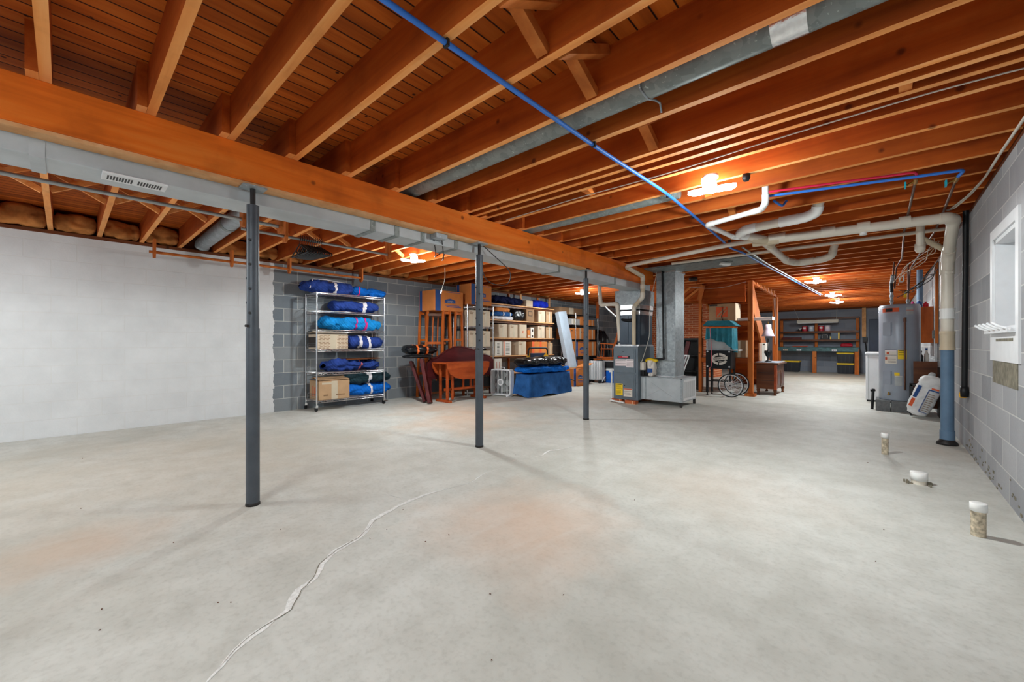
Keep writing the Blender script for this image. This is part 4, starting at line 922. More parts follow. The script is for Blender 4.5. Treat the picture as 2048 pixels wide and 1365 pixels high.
O('drain_pipe', MB().tube(rnd([(-3.72, 6.84, .60), (-3.72, 6.84, .03), (-3.70, 6.74, .03), (-3.39, 6.675, .02)], .02, 3), .016, 10), M['pvcw'], 'thin white condensate pipe running down and across the floor before the furnace', 'pipe')
def pipe(name, lab, pts, r, mt, cat='pipe', rad=.06, fit=(), fm=None, n=16):
    pts = [Vector(p) for p in pts]
    base = pts[0].lerp(pts[-1], .5); base.z = min(p.z for p in pts)
    t = T(name, lab, cat, base)
    P('pipe_run', MB().tube(rnd(pts, rad, 6), r, n), M[mt], t, w=True)
    for i, b in enumerate(pts[1:-1]):
        a, c = pts[i], pts[i+2]; u = (a-b).normalized(); v = (c-b).normalized()
        if u.dot(v) > -.95:
            ql_ = min(rad*1.5, (a-b).length*.6, (c-b).length*.6)
            P('elbow', MB().tube(rnd([b+u*ql_, b, b+v*ql_], rad, 6), r*1.13, n), M[fm or mt], t, w=True)
    for p, q in fit: P('coupling', MB().cyl(p, q, r*1.18, n=n), M[fm or mt], t, w=True)
    return t
pipe('exhaust_pipe', 'white plastic vent pipe rising from the furnace and bending left', [(-3.60, 6.93, 1.05), (-3.62, 6.86, 1.80), (-3.93, 6.80, 1.80), (-3.96, 6.78, 2.36)], .035, 'pvc', rad=.05)
pipe('intake_pipe', 'cream plastic pipe rising from the furnace front and elbowing right', [(-3.28, 6.83, 1.04), (-3.28, 6.83, 1.72), (-3.02, 6.62, 1.86), (-3.02, 6.62, 2.21), (-2.97, 5.95, 2.27)], .035, 'pvctan', rad=.05, fit=(((-3.02,6.62,2.0),(-3.02,6.62,2.07)),), fm='pvc')
O('refrigerant_hose', MB().tube(rnd([yp(1200,598,8.0), yp(1216,618,7.7), yp(1236,636,7.0), yp(1250,642,6.86), yp(1272,640,6.86)], .35, 8), .028, 12), M['black'], 'thick black insulated hose looping down to the furnace coil', 'hose')
rb = T('return_air_box', 'low grey metal return air box on legs beside the furnace', 'duct', (-2.8, 7.2, 0))
P('box_body', MB().box(-3.185, 6.90, .085, -2.46, 7.58, .485), M['ductw'], rb, w=True, bev=.003)
P('cross_break', MB().bar((-3.13, 6.899, .47), (-2.52, 6.899, .10), .005, .006, (0,1,0)).bar((-3.13, 6.899, .10), (-2.52, 6.899, .47), .005, .006, (0,1,0)), M['ductw'], rb, w=True)
P('seam', MB().box(-3.10, 6.893, .085, -3.085, 6.90, .485).box(-2.485, 6.893, .085, -2.46, 6.90, .485).box(-3.185, 6.893, .47, -2.46, 6.90, .487), M['galv'], rb, w=True)
P('return_grille', MB().box(-2.46, 6.95, .11, -2.452, 7.54, .46), M['whitem'], rb, w=True)
m = MB()
for k in range(16):
    y = 6.99+k*.032; m.box(-2.4525, y, .15, -2.4505, y+.012, .42)
P('grille_slot', m, M['clear'], rb, w=True)
for x, y in ((-2.485, 6.915), (-2.485, 7.555), (-3.15, 7.555)): P('leg', MB().box(x-.018, y-.018, 0, x+.018, y+.018, .085), M['darksteel'], rb, w=True)
rd = T('return_duct', 'tall shiny galvanised duct rising from the low metal box', 'duct', (-2.82, 7.32, .487))
P('duct_body', MB().box(-2.985, 7.10, .487, -2.65, 7.53, 2.33), M['galv'], rd, w=True, bev=.004)
P('flange', MB().box(-3.0, 7.085, .487, -2.635, 7.545, .50), M['foil'], rd, w=True); P('flange', MB().box(-3.0, 7.085, 2.31, -2.635, 7.545, 2.334), M['foil'], rd, w=True)
P('seam', MB().box(-2.985, 7.094, .76, -2.65, 7.10, .772), M['galvd'], rd, w=True)
pipe('gas_pipe', 'black iron gas pipe down the front of the tall galvanised duct', [(-2.86, 7.06, 2.34), (-2.83, 7.05, .80), (-3.12, 7.05, .80)], .016, 'black', rad=.02, fit=(((-2.833,7.05,.90),(-2.831,7.05,.98)),))
O('thermostat_cable', MB().tube(rnd([(-2.96, 7.05, 2.34), (-2.93, 6.98, 2.28), (-3.05, 6.98, 1.8), (-3.02, 6.9, 1.2), (-3.10, 6.86, .88), (-3.15, 6.86, .74)], .1, 6), .005, 6), M['cable'], 'thin pale cable sagging between the tall duct and the furnace', 'cable')
sb = T('cleaner_bag', 'clear and blue plastic bag with a yellow top on the metal box', 'bag', (-3.03, 7.02, .49))
P('bag_body', MB().blob(.28, .17, .14, 14.2, .035, 2.3, le=7).xf(Matrix.Rotation(R(90), 4, 'Y') @ Matrix.Translation((-.14,0,-.07))), M['cardw'], sb); P('blue_print', MB().box(-.045,-.094,.07,.045,-.085,.14), M['inkblue'], sb); P('yellow_top', MB().blob(.22,.10,.07,15.1,.02,2.3,c=(0,0,.245)), M['yellowp'], sb)
# ================================================================ brick chimney, stairs, storage below
tag(O('trim_7', MB().box(-6.3, 13.7, 0, -3.9, 14.5, 2.355), M['brick']), 'red brick chimney breast in the middle of the basement', kind='structure')
st = T('staircase', 'brown wooden staircase seen from underneath, descending away', 'stairs', (-2.5, 10.7, 0))
sx0, sx1 = -2.94, -2.075; Y0, Z0, Y1, Z1 = 9.62, 2.36, 12.35, .02
for x in (sx0, sx1):
    P('stringer', MB().prism([(Y0, 2.36), (Y0+.34, 2.36), (Y1, .0), (Y1-.32, .0), (Y0, 2.08)], x-.02, x+.02, 'yz'), M['stud'], st, w=True)
for k in range(11):
    f = (k+.6)/11.4; y = Y0+.1+(Y1-Y0-.2)*f; z = 2.30-(2.28)*f
    P('tread', MB().box(sx0+.022, y-.02, z-.035, sx1-.022, y+.23, z), M['joist'], st, w=True); P('riser', MB().box(sx0+.022, y+.215, z-.20, sx1-.022, y+.232, z-.035), M['joist'], st, w=True)
P('header_board', MB().box(sx0-.02, 9.56, 2.06, sx1-.05, 9.60, 2.355), M['joist'], st, w=True); P('header_board', MB().box(sx0-.02, 9.60, 1.95, sx1-.05, 9.635, 2.06), M['joist'], st, w=True)
fr_ = T('stair_storage_frame', 'timber post and shelf frame built under the stairs', 'shelving', (-2.5, 10.0, 0))
P('post', MB().box(-2.035, 9.37, .05, -1.945, 9.46, 2.355), M['stud'], fr_, w=True, bev=.004); P('post_block', MB().box(-2.08, 9.30, 0, -1.90, 9.50, .05), M['stud'], fr_, w=True, bev=.003)
P('post', MB().box(-3.02, 9.46, 0, -2.965, 9.55, 2.355), M['stud'], fr_, w=True, bev=.003)
P('post', MB().box(-2.04, 11.90, 0, -1.93, 11.99, 2.22), M['stud'], fr_, w=True, bev=.004)
P('top_plate', MB().bar((-1.99, 9.47, 2.33), (-1.99, 11.98, 2.255), .05, .05), M['stud'], fr_, w=True)
for k in range(6): P('notch_block', MB().box(-2.03, 9.75+k*.37, 2.31-k*.012, -1.95, 9.85+k*.37, 2.352), M['brace'], fr_, w=True)
for z in (1.545, .775):
    P('shelf_rail', MB().box(-2.965, 9.47, z-.11, -2.035, 9.51, z-.012), M['joist'], fr_, w=True); P('shelf', MB().box(-2.965, 9.47, z-.012, -2.06, 10.05, z), M['walnut'], fr_, w=True)
P('brace', MB().bar((-3.0, 9.44, 2.02), (-2.92, 9.44, 2.35), .03, .09), M['stud'], fr_, w=True)
for dx, lab in ((0, 'left'), (.24, 'right')):
    O('header_brace', MB().bar((-3.62+dx, 9.62, 2.06), (-3.22+dx, 9.58, 2.35), .03, .05), M['brace'], 'short slanting timber brace beside the stair opening, %s of two' % lab, 'brace')
O('stair_header', MB().box(-4.6, 9.70, 2.05, -3.05, 9.75, 2.355), M['joist'], 'orange brown header board left of the stairs', 'beam')
O('cable_strand', MB().tube(rnd([(-3.2, 9.4, 2.33), (-2.6, 9.36, 2.23), (-2.06, 9.36, 2.33)], .3, 8), .004, 5), M['cable'], 'thin wire sagging across the stair header', 'cable')
O('wire_loops', MB().tube(rnd([(-2.0, 11.86, 2.2), (-1.97, 11.86, 1.6), (-1.98, 11.86, 1.0), (-1.95, 11.86, 1.55), (-1.96, 11.86, 2.2)], .1, 6), .006, 5), M['cable'], 'pale cord looped down the rear stair post', 'cord')
t = carton('large brown moving carton with an orange square print, upper stair shelf', -2.56, 9.72, 1.547, .52, .40, .375, 'card', face='y', tape=False)
P('orange_square', MB().box(-.12,-.2025,.09,.11,-.2,.31), M['inkor'], t); P('white_lettering', MB().bar((-.09,-.2032,.11),(.07,-.2032,.29),.03,.001,(0,1,0)).bar((-.03,-.2032,.11),(.09,-.2032,.24),.02,.001,(0,1,0)), M['card'], t)
P('printed_label', MB().box(-.25,-.202,.335,-.09,-.2,.37), M['inkdark'], t); P('small_print', MB().box(-.12,-.202,.06,.11,-.2,.068).box(-.12,-.202,.035,.11,-.2,.043), M['inkdark'], t)
P('side_panel', MB().box(.26,-.198,.005,.263,.198,.38), M['cardl'], t); P('green_cord', MB().tube([(0,-.206,.33),(.02,-.206,.2),(-.01,-.206,.1),(.02,-.206,.01)], .005, 5), M['green'], t)
fx = T('shop_light', 'white fluorescent fixture lying on the upper stair shelf', 'light', (-2.0, 9.75, 1.547))
P('housing', MB().prism([(9.62,1.55),(9.82,1.55),(9.79,1.61),(9.65,1.61)], -2.28, -1.66, 'yz'), M['fluor'], fx, w=True, bev=.003); P('end_cap', MB().box(-1.66,9.615,1.547,-1.65,9.825,1.615), M['white'], fx, w=True); P('lens', MB().box(-2.27,9.612,1.557,-1.67,9.62,1.60), M['glasspane'], fx, w=True)
t = carton('brown carton on the lower stair shelf behind the cart', -2.24, 9.73, .777, .26, .34, .36, 'cardd', face='y')
t = carton('open topped yellowish carton on the lower stair shelf', -2.44, 9.86, .777, .12, .30, .50, 'cardl', face='y', tape=False)
carton('tall pink and cream striped carton on the back of the carved cabinet', -1.965, 10.48, .684, .13, .26, .40, 'cardw', face='y', tape=False, marks=(('stripe_print','cardo',[(.05,0,.2,1),(.3,0,.42,1)]),('printed_label','inkdark',[(.6,.88,.9,.95)])))
# dark things stored left of the stairs
db = T('dark_bookcase', 'dark empty bookcase behind the left stair post', 'bookcase', (-3.45, 9.6, 0))
P('carcass', MB().box(-3.62, 9.80, 0, -3.585, 10.1, 1.20).box(-3.15, 9.80, 0, -3.115, 10.1, 1.20).box(-3.62, 10.08, 0, -3.115, 10.1, 1.2), M['blackpl'], db, w=True)
for z in (.06, .42, .80, 1.17): P('shelf', MB().box(-3.585, 9.80, z-.02, -3.15, 10.08, z), M['blackpl'], db, w=True)
O('headboard_post', MB().bar((-3.52, 9.62, 0.0), (-3.30, 9.66, 1.12), .09, .05, (0,1,0)), M['mahog'], 'dark red bed post leaning on the dark bookcase', 'bed post', bev=.008)
ws = T('window_screen', 'narrow white framed screen leaning beside the dark red post', 'screen', (-3.6, 9.3, 0))
A_, B_ = Vector((-3.50, 9.30, .0)), Vector((-3.28, 9.50, .80)); ww = Vector((.07, -.05, 0))
P('screen_frame', MB().bar(A_-ww, B_-ww, .02, .02).bar(A_+ww, B_+ww, .02, .02).bar(A_-ww, A_+ww, .02, .02).bar(B_-ww, B_+ww, .02, .02), M['white'], ws, w=True); P('screen_mesh', MB().bar(A_, B_, .13, .006, (1,.7,0)), M['clear'], ws, w=True)
# ================================================================ popcorn cart
pc = T('popcorn_cart', 'black popcorn cart with spoked wheels and a teal cloth cover', 'cart', (-2.43, 9.16, 0))
CX0, CX1, CY0, CY1 = -2.715, -2.24, 8.95, 9.30
P('cart_body', MB().box(CX0, CY0, .555, CX1, CY1, .94), M['black'], pc, w=True, bev=.004)
for x in (CX0+.025, CX1-.02):
    for y in (CY0+.02, CY1-.02):
        if x < -2.5: P('leg', MB().box(x-.022, y-.02, .06, x+.022, y+.02, .56), M['black'], pc, w=True); P('leveling_foot', MB().cyl((x, y, 0), (x, y, .06), .012).cyl((x, y, 0), (x, y, .012), .022), M['blackpl'], pc, w=True)
        else: P('strut', MB().box(x-.015, y-.015, .30, x+.015, y+.015, .56), M['black'], pc, w=True)
P('lower_rail', MB().bar((CX0+.03, CY0+.02, .30), (CX1, CY0+.02, .31), .02, .02).bar((CX0+.03, CY1-.02, .30), (CX1, CY1-.02, .31), .02, .02), M['black'], pc, w=True)
P('axle', MB().cyl((-2.235, 8.86, .235), (-2.235, 9.36, .235), .012), M['darksteel'], pc, w=True)
def wheel(y):
    c = (-2.235, y, .235)
    w_ = P('wheel', MB().tube([(c[0]+.225*math.cos(2*math.pi*k/48), y, c[2]+.225*math.sin(2*math.pi*k/48)) for k in range(48)], .0115, 8, closed=True), M['blackpl'], pc, w=True)
    P('rim', MB().tube([(c[0]+.208*math.cos(2*math.pi*k/48), y, c[2]+.208*math.sin(2*math.pi*k/48)) for k in range(48)], .0085, 6, closed=True), M['whitem'], w_, w=True)
    m = MB()
    for k in range(22):
        a = 2*math.pi*k/22; m.tube([(c[0]+.02*math.cos(a+.6), y+(.02 if k % 2 else -.02), c[2]+.02*math.sin(a+.6)), (c[0]+.205*math.cos(a), y, c[2]+.205*math.sin(a))], .0022, 4)
    P('spoke', m, M['whitem'], w_, w=True); P('wheel_hub', MB().cyl((c[0], y-.03, c[2]), (c[0], y+.03, c[2]), .022), M['chrome'], w_, w=True)
wheel(8.90); wheel(9.345)
for x in (CX0+.035, CX1-.03):
    for z in (.60, .905): P('corner_boss', MB().cyl((x, CY0-.012, z), (x, CY0, z), .016, n=14), M['whitem'], pc, w=True)
bx, bz = -2.452, .755
ov = MB(); rw_, rh_ = .150, .118
pts = lambda k0, k1, a, b: [(bx+a*math.cos(R(k)), bz+b*math.sin(R(k))) for k in range(k0, k1+1, 6)]
for k0, k1 in ((14, 96), (100, 172), (188, 262), (268, 340)):
    o1 = pts(k0, k1, rw_, rh_); i1 = pts(k0, k1, rw_*.72, rh_*.62)[::-1]; ov.prism(o1+i1, CY0-.003, CY0-.0005, 'xz')
P('round_emblem', ov, M['cardw'], pc, w=True)
dx, dz = rw_*.98, .028
P('name_banner', MB().prism([(bx-dx, bz-.045), (bx+dx, bz-.005), (bx+dx, bz+.06), (bx-dx, bz+.02)], CY0-.006, CY0-.003, 'xz'), M['cardw'], pc, w=True)
bt = text('lettering', 'GOURMET', .052, M['black'], pc, (bx+2.43, CY0-.007-9.16, bz+.008), (R(90), R(-7.6), 0), sx=.95)
bt2 = text('lettering', 'POPCORN', .034, M['cardw'], pc, (bx+.055+2.43, CY0-.004-9.16, bz-.052), (R(90), 0, 0))
P('glass_case', MB().box(CX0+.03, CY0+.02, .95, CX1-.03, CY1-.02, 1.40), M['clear'], pc, w=True)
P('case_frame', MB().box(CX0+.01, CY0, .94, CX0+.05, CY0+.04, 1.42).box(CX1-.05, CY0, .94, CX1-.01, CY0+.04, 1.42).box(CX0+.01, CY1-.04, .94, CX0+.05, CY1, 1.42).box(CX1-.05, CY1-.04, .94, CX1-.01, CY1, 1.42).box(CX0, CY0-.005, .93, CX1, CY0+.03, .955), M['galv'], pc, w=True)
P('side_shelf', MB().box(CX1-.02, CY0+.04, .925, CX1+.13, CY1-.04, .945), M['white'], pc, w=True)
cv = MB()
top = [(CX0-.06, CY0-.06), (CX1+.10, CY0-.04), (CX1+.10, CY1+.04), (CX0-.06, CY1+.04)]
mid = [(CX0+.02, CY0), (CX1+.02, CY0), (CX1+.02, CY1), (CX0+.02, CY1)]
cv.prism([(CX0-.05, 1.44), (CX1+.10, 1.42), (CX1-.02, 1.53), (CX0+.05, 1.535)], CY0-.05, CY1+.04, 'xz')
P('top_cover', cv, M['grass'], pc, w=True, bev=.01)
sk = MB(); n = 100; per = rrect(CX0+.005, CY0-.02, CX1+.03, CY1+.02, .03, 5); P_ = [Vector(p) for p in per]+[Vector(per[0])]; seg = sum((P_[i+1]-P_[i]).length for i in range(len(P_)-1)); v = []
i = 0; d = 0; ring = []
for k in range(n):
    s_ = seg*k/n
    while d+(P_[i+1]-P_[i]).length < s_: d += (P_[i+1]-P_[i]).length; i += 1
    ring.append(P_[i].lerp(P_[i+1], (s_-d)/(P_[i+1]-P_[i]).length))
cc_ = Vector(((CX0+CX1)/2, (CY0+CY1)/2))
for r_ in range(8):
    u = r_/7
    for k, p in enumerate(ring):
        hang = .27+.22*max(0, (p.x-CX1+.12)/.15)*1.0+.06*mn.noise(Vector((p.x*7, p.y*7, 1)))
        q = p+(p-cc_).normalized()*(.012*math.sin(k*.9)+.02*mn.noise(Vector((k*.15, u*2, 0))))*(.3+u)
        v.append((q.x, q.y, 1.41-hang*u))
sk.add(v, [(r_*n+k, r_*n+(k+1)%n, (r_+1)*n+(k+1)%n, (r_+1)*n+k) for r_ in range(7) for k in range(n)], True)
P('hanging_cover', sk, M['grass'], pc, w=True)
P('orange_strap', MB().prism([(p.x+(p.x-cc_.x)*.05, p.y+(p.y-cc_.y)*.05) for p in ring], 1.385, 1.41, 'xy'), M['orange'], pc, w=True)
P('red_cord', MB().tube(rnd([(-2.62, 8.915, 1.38), (-2.60, 8.91, 1.1), (-2.595, 8.93, .80), (-2.60, 8.935, .60), (-2.65, 8.93, .55)], .05, 5), .006, 6), M['pinklt'], pc, w=True)
# ================================================================ carved cabinet and lamp
cb_ = T('carved_cabinet', 'dark brown carved cabinet on scroll feet beside the stair post', 'cabinet', (-1.79, 10.2, 0))
P('case', MB().box(-1.96, 9.76, .13, -1.615, 10.66, .635), M['walnut'], cb_, w=True, bev=.006)
P('cabinet_top', MB().box(-2.0, 9.70, .635, -1.56, 10.72, .67), M['walnut'], cb_, w=True, bev=.012)
for z in (.30, .46): P('side_groove', MB().box(-1.94, 9.757, z, -1.63, 9.761, z+.008), M['blackpl'], cb_, w=True)
P('drawer', MB().box(-1.614, 9.84, .52, -1.600, 10.58, .62), M['walnut'], cb_, w=True, bev=.004)
for y0_, y1_ in ((9.82, 10.19), (10.23, 10.60)):
    d_ = P('door', MB().box(-1.614, y0_, .16, -1.598, y1_, .50), M['walnut'], cb_, w=True, bev=.004); P('door_panel', MB().prism(rrect(y0_+.06, .21, y1_-.06, .45, .05, 5), -1.599, -1.592, 'yz'), M['mahog'], d_, w=True)
P('corner_post', MB().box(-1.645, 9.75, .12, -1.595, 9.80, .635), M['cherry'], cb_, w=True, bev=.006)
for x, y in ((-1.93, 9.79), (-1.63, 9.79), (-1.93, 10.63), (-1.63, 10.63)): P('scroll_foot', MB().lathe([(.03,.13),(.036,.10),(.022,.06),(.02,.03),(.03,.01),(.028,0)], 12, (x, y, 0)), M['walnut'], cb_, w=True)
O('tray', MB().prism(rrect(-1.98, 9.73, -1.58, 10.69, .08, 6), .671, .682, 'xy'), M['bluegrey'], 'pale shiny tray lying on the carved cabinet under the lamp', 'tray')
lm = T('table_lamp', 'dark table lamp with a pale lilac bell shade on the carved cabinet', 'lamp', (-1.80, 10.05, .683))
P('lamp_base', MB().lathe([(0,0),(.065,0),(.065,.012),(.03,.03),(.015,.05),(.018,.09),(.045,.13),(.055,.17),(.035,.22),(.012,.26),(.010,.50),(0,.50)], 20), M['black'], lm)
m = MB()
for k in range(8):
    a = R(k*45); m.add([(.03*math.cos(a),.03*math.sin(a),.10),(.075*math.cos(a-.3),.075*math.sin(a-.3),.20),(.06*math.cos(a),.06*math.sin(a),.25),(.075*math.cos(a+.3),.075*math.sin(a+.3),.20)], [(0,1,2,3),(3,2,1,0)])
P('leaf_ornament', m, M['black'], lm)
P('lamp_shade', MB().lathe([(.118,.54),(.120,.545),(.085,.63),(.062,.70),(.055,.79),(.052,.79),(.06,.70),(.083,.63),(.116,.54)], 28), M['shade'], lm); P('finial', MB().cyl((0,0,.79),(0,0,.86),.004).cyl((0,0,.80),(0,0,.83),.010), M['brass'], lm)
# ================================================================ drain, supply and service lines overhead
PY = 5.60
def cen(a, b): return Vector(a).lerp(Vector(b), .5)
pd = pipe('main_drain_pipe', 'thick cream drain pipe along the joists into the wall stack', [(-1.12, 5.49, 2.27), (.45, 5.66, 2.268), (.50, 5.72, 2.255), (.505, 6.20, 2.0), (.505, 6.26, 1.85)], .048, 'pvc', rad=.05, fit=(((-.98,5.505,2.28),(-.82,5.52,2.28)), ((-.50,5.56,2.28),(-.38,5.575,2.28)), ((-.2,5.595,2.28),(-.1,5.605,2.28)), ((.12,5.625,2.28),(.2,5.635,2.28))))
P('wye_fitting', MB().cyl((-1.14,5.49,2.27),(-.88,5.52,2.27),.056,n=18).cyl((-1.0,5.50,2.27),(-1.12,5.30,2.285),.050,n=18).cyl((-1.05,5.50,2.27),(-.99,5.72,2.255),.048,n=18), M['pvctan'], pd, w=True); P('cleanout_drop', MB().cyl((-.15,5.60,2.28),(-.15,5.60,2.20),.03), M['pvcw'], pd, w=True)
sk_ = T('drain_stack', 'thick vertical drain stack by the right wall, cream above and blue below', 'pipe', (.505, 6.29, 0))
X_, Y_ = .505, 6.29
P('upper_pipe', MB().cyl((X_,Y_,.95),(X_,Y_,1.86),.050,n=22), M['pvc'], sk_, w=True); P('top_hub', MB().cyl((X_,Y_,1.80),(X_,Y_,1.98),.057,n=22), M['pvc'], sk_, w=True)
P('white_coupling', MB().cyl((X_,Y_,1.33),(X_,Y_,1.44),.056,n=22).cyl((X_,Y_,1.415),(X_,Y_,1.44),.06,n=22).cyl((X_,Y_,1.33),(X_,Y_,1.35),.06,n=22), M['pvcw'], sk_, w=True)
P('tan_coupling', MB().cyl((X_,Y_,1.00),(X_,Y_,1.20),.056,n=22).cyl((X_,Y_,1.0),(X_,Y_,1.03),.06,n=22).cyl((X_,Y_,1.17),(X_,Y_,1.2),.06,n=22), M['pvctan'], sk_, w=True)
P('lower_pipe', MB().cyl((X_,Y_,.04),(X_,Y_,1.0),.0515,n=22), M['bluepipe'], sk_, w=True, label='slate blue lower pipe'); P('bottom_hub', MB().cyl((X_,Y_,.045),(X_,Y_,.15),.058,n=22), M['bluepipe'], sk_, w=True); P('floor_flange', MB().lathe([(0,0),(.085,0),(.08,.025),(.062,.04),(.06,.055),(0,.055)], 22, (X_,Y_,0)), M['darksteel'], sk_, w=True)
tr = pipe('trap_arm', 'short cream trap pipe joining the top of the wall stack', [(.29, 6.0, 2.36), (.29, 6.05, 2.10)], .034, 'pvc', rad=.03)
P('trap_cap', MB().lathe([(0,-.06),(.03,-.05),(.042,-.02),(.042,.04),(0,.04)], 18, (.29, 6.06, 2.08)), M['pvc'], tr, w=True); P('side_arm', MB().cyl((.29,6.03,2.18),(.47,6.20,2.06),.028,n=16), M['pvctan'], tr, w=True)
pipe('branch_drain', 'cream branch drain ending in a white elbow up between the joists', [(-1.02, 5.46, 2.28), (-1.20, 5.12, 2.30), (-1.10, 4.97, 2.305), (-.56, 4.90, 2.31), (-.47, 4.86, 2.33), (-.44, 4.80, 2.45)], .044, 'pvc', rad=.08, fit=(((-.78,4.93,2.31),(-.62,4.91,2.31)),), fm='pvcw')
pipe('small_drain', 'thin white drain dropping from the joists and running to the branch', [(-.72, 3.90, 2.47), (-.74, 4.03, 2.27), (-.80, 4.18, 2.265), (-1.31, 4.36, 2.265), (-1.25, 5.1, 2.275), (-1.12, 5.30, 2.28)], .024, 'pvcw', rad=.05)
pipe('rear_drain', 'cream and white drain branch passing under the main drain to an elbow', [(-1.03, 5.52, 2.26), (-.98, 6.70, 2.21), (-.88, 6.93, 2.20), (-.60, 6.90, 2.21), (-.50, 6.86, 2.24), (-.46, 6.80, 2.40)], .042, 'pvc', rad=.08, fit=(((-.86,6.93,2.205),(-.70,6.91,2.205)),), fm='pvc')
pipe('long_vent_pipe', 'long thin cream pipe from the main drain to the furnace pipe', [(-2.97, 5.95, 2.29), (-1.45, 5.56, 2.295), (-1.05, 5.50, 2.295)], .028, 'pvc', rad=.03)
pipe('thin_vent_pipe', 'thin cream pipe under the joists behind the main drain', [(-2.45, 6.42, 2.325), (.50, 6.48, 2.325)], .02, 'pvc')
bx_ = T('blue_supply_line', 'bright blue plastic water line clipped under the joists', 'pipe', (-1.39, 3.0, 2.33))
P('tube', MB().tube(rnd([(-1.37, -2.0, 2.343), (-1.365, .8, 2.343), (-1.375, 2.3, 2.343), (-1.35, 3.4, 2.34), (-1.40, 4.4, 2.34), (-1.46, 5.5, 2.335), (-1.49, 5.95, 2.33), (-1.43, 6.25, 2.325), (-1.40, 7.4, 2.325), (-1.2, 13.2, 2.33)], .25, 5), .0125, 10), M['pexb'], bx_, w=True)
for y in (1.09, 2.28, 3.5, 4.25, 5.56, 7.3): P('clip', MB().box(-1.383-(.04 if y > 4 else 0), y-.007, 2.328, -1.354-(.04 if y > 4 else 0), y+.007, 2.36), M['blackpl'], bx_, w=True)
O('dark_supply_line', MB().tube([(-1.36, 5.98, 2.33), (-1.35, 7.5, 2.332), (-1.155, 13.2, 2.335)], .012, 8), M['rod'], 'thin grey metal line beside the blue one, running to the far lamps', 'pipe')
rl = T('red_supply_line', 'crimson plastic water line under the joists ending in a valve', 'pipe', (-.25, 4.1, 2.33))
P('tube', MB().tube(rnd([(-.73, 3.98, 2.345), (.17, 4.26, 2.345), (.188, 4.30, 2.345), (.188, 4.40, 2.335)], .02, 4), .0095, 8), M['pexr'], rl, w=True); P('valve_body', MB().cyl((.188,4.38,2.335),(.188,4.50,2.332),.014).cyl((.188,4.45,2.333),(.14,4.44,2.31),.008), M['brass'], rl, w=True); P('valve_handle', MB().box(.125,4.41,2.288,.135,4.47,2.33), M['teal'], rl, w=True); P('riser', MB().tube([(.188,4.50,2.335),(.187,5.2,2.348),(.18,6.4,2.348),(.21,8.3,2.33),(.16,8.9,2.28),(.14,9.0,1.95)], .010, 8), M['copper'], rl, w=True)
bl_ = T('blue_branch_line', 'bright blue branch water line beside the crimson one, ending in a valve', 'pipe', (-.1, 4.2, 2.33))
P('tube', MB().tube(rnd([(-.72, 4.06, 2.333), (.2, 4.33, 2.33), (.425, 4.39, 2.33), (.435, 4.42, 2.33), (.418, 4.55, 2.33)], .02, 4), .0115, 8), M['pexb'], bl_, w=True); P('valve_body', MB().cyl((.418,4.53,2.33),(.416,4.66,2.33),.015).cyl((.418,4.60,2.33),(.37,4.59,2.31),.008), M['brass'], bl_, w=True); P('valve_handle', MB().box(.355,4.565,2.285,.366,4.62,2.33), M['teal'], bl_, w=True); P('riser', MB().tube([(.416,4.66,2.33),(.43,5.3,2.348),(.44,6.6,2.348),(.36,8.4,2.30),(.32,9.0,2.25),(.30,9.02,1.85)], .010, 8), M['copper'], bl_, w=True)
P('stub_drop', MB().tube(rnd([(-.70, 4.15, 2.31), (-.66, 4.30, 2.29), (-.64, 4.36, 2.35)], .03, 4), .010, 8), M['pexb'], bl_, w=True)
O('service_cable', MB().tube(rnd([(.60, 3.4, 2.352), (.585, 4.2, 2.35), (.58, 4.75, 2.345), (.56, 5.2, 2.35), (.50, 5.66, 2.35), (.46, 5.75, 2.36)], .1, 5), .009, 6).tube(rnd([(.575, 4.75, 2.34), (.54, 5.25, 2.345), (.47, 5.7, 2.35)], .1, 4), .006, 6), M['cable'], 'pale electric cable stapled along the joists beside the right wall', 'cable')
O('joist_cable', MB().tube(rnd([(.60, 3.02, 2.352), (.2, 2.97, 2.35), (-.55, 3.0, 2.352), (-1.2, 3.06, 2.352), (-2.0, 3.02, 2.345), (-2.5, 3.07, 2.352), (-2.9, 3.10, 2.36)], .25, 6), .004, 6), M['cable'], 'pale cable wandering along the close set joists', 'cable')
bp = T('wall_pipe', 'black iron pipe standing against the right wall beside the cream stack', 'pipe', (.59, 5.95, .57))
P('pipe_run', MB().cyl((.588, 5.90, .60), (.588, 5.80, 2.34), .022, n=14), M['black'], bp, w=True); P('elbow', MB().lathe([(0,-.05),(.028,-.05),(.03,.0),(.028,.05),(0,.05)], 14, (.588, 5.90, .60)), M['black'], bp, w=True); P('foam_plug', MB().blob(.06,.05,.07,3.3,.015,2,c=(.585,5.955,.53), nt=10, na=12), M['ylw'], bp, w=True)
O('wall_board', MB().box(.585, 8.82, 1.07, .618, 8.90, 2.30), M['stud'], 'narrow brown board fixed upright on the right wall with a cable', 'board')
cd_ = T('cable_conduit', 'white conduit with a grey switch box on the right wall behind the heater', 'conduit', (.60, 9.1, .6))
P('conduit', MB().box(.592, 9.0, .55, .618, 9.05, 2.32), M['white'], cd_, w=True); P('switch_box', MB().box(.565, 8.98, 1.15, .62, 9.07, 1.27), M['galvd'], cd_, w=True, bev=.003)
m = MB(); rr = random.Random(5)
for k in range(4):
    a = Vector((.50+rr.uniform(-.08,.08), 6.9+rr.uniform(0,.5), 2.34)); pts = [a]
    for j in range(5): pts.append(Vector((.45-j*.07+rr.uniform(-.05,.05), 7.2+j*.36+rr.uniform(-.1,.1), 2.24-.05*j+rr.uniform(-.07,.06))))
    m.tube(rnd(pts, .1, 4), .004, 5)
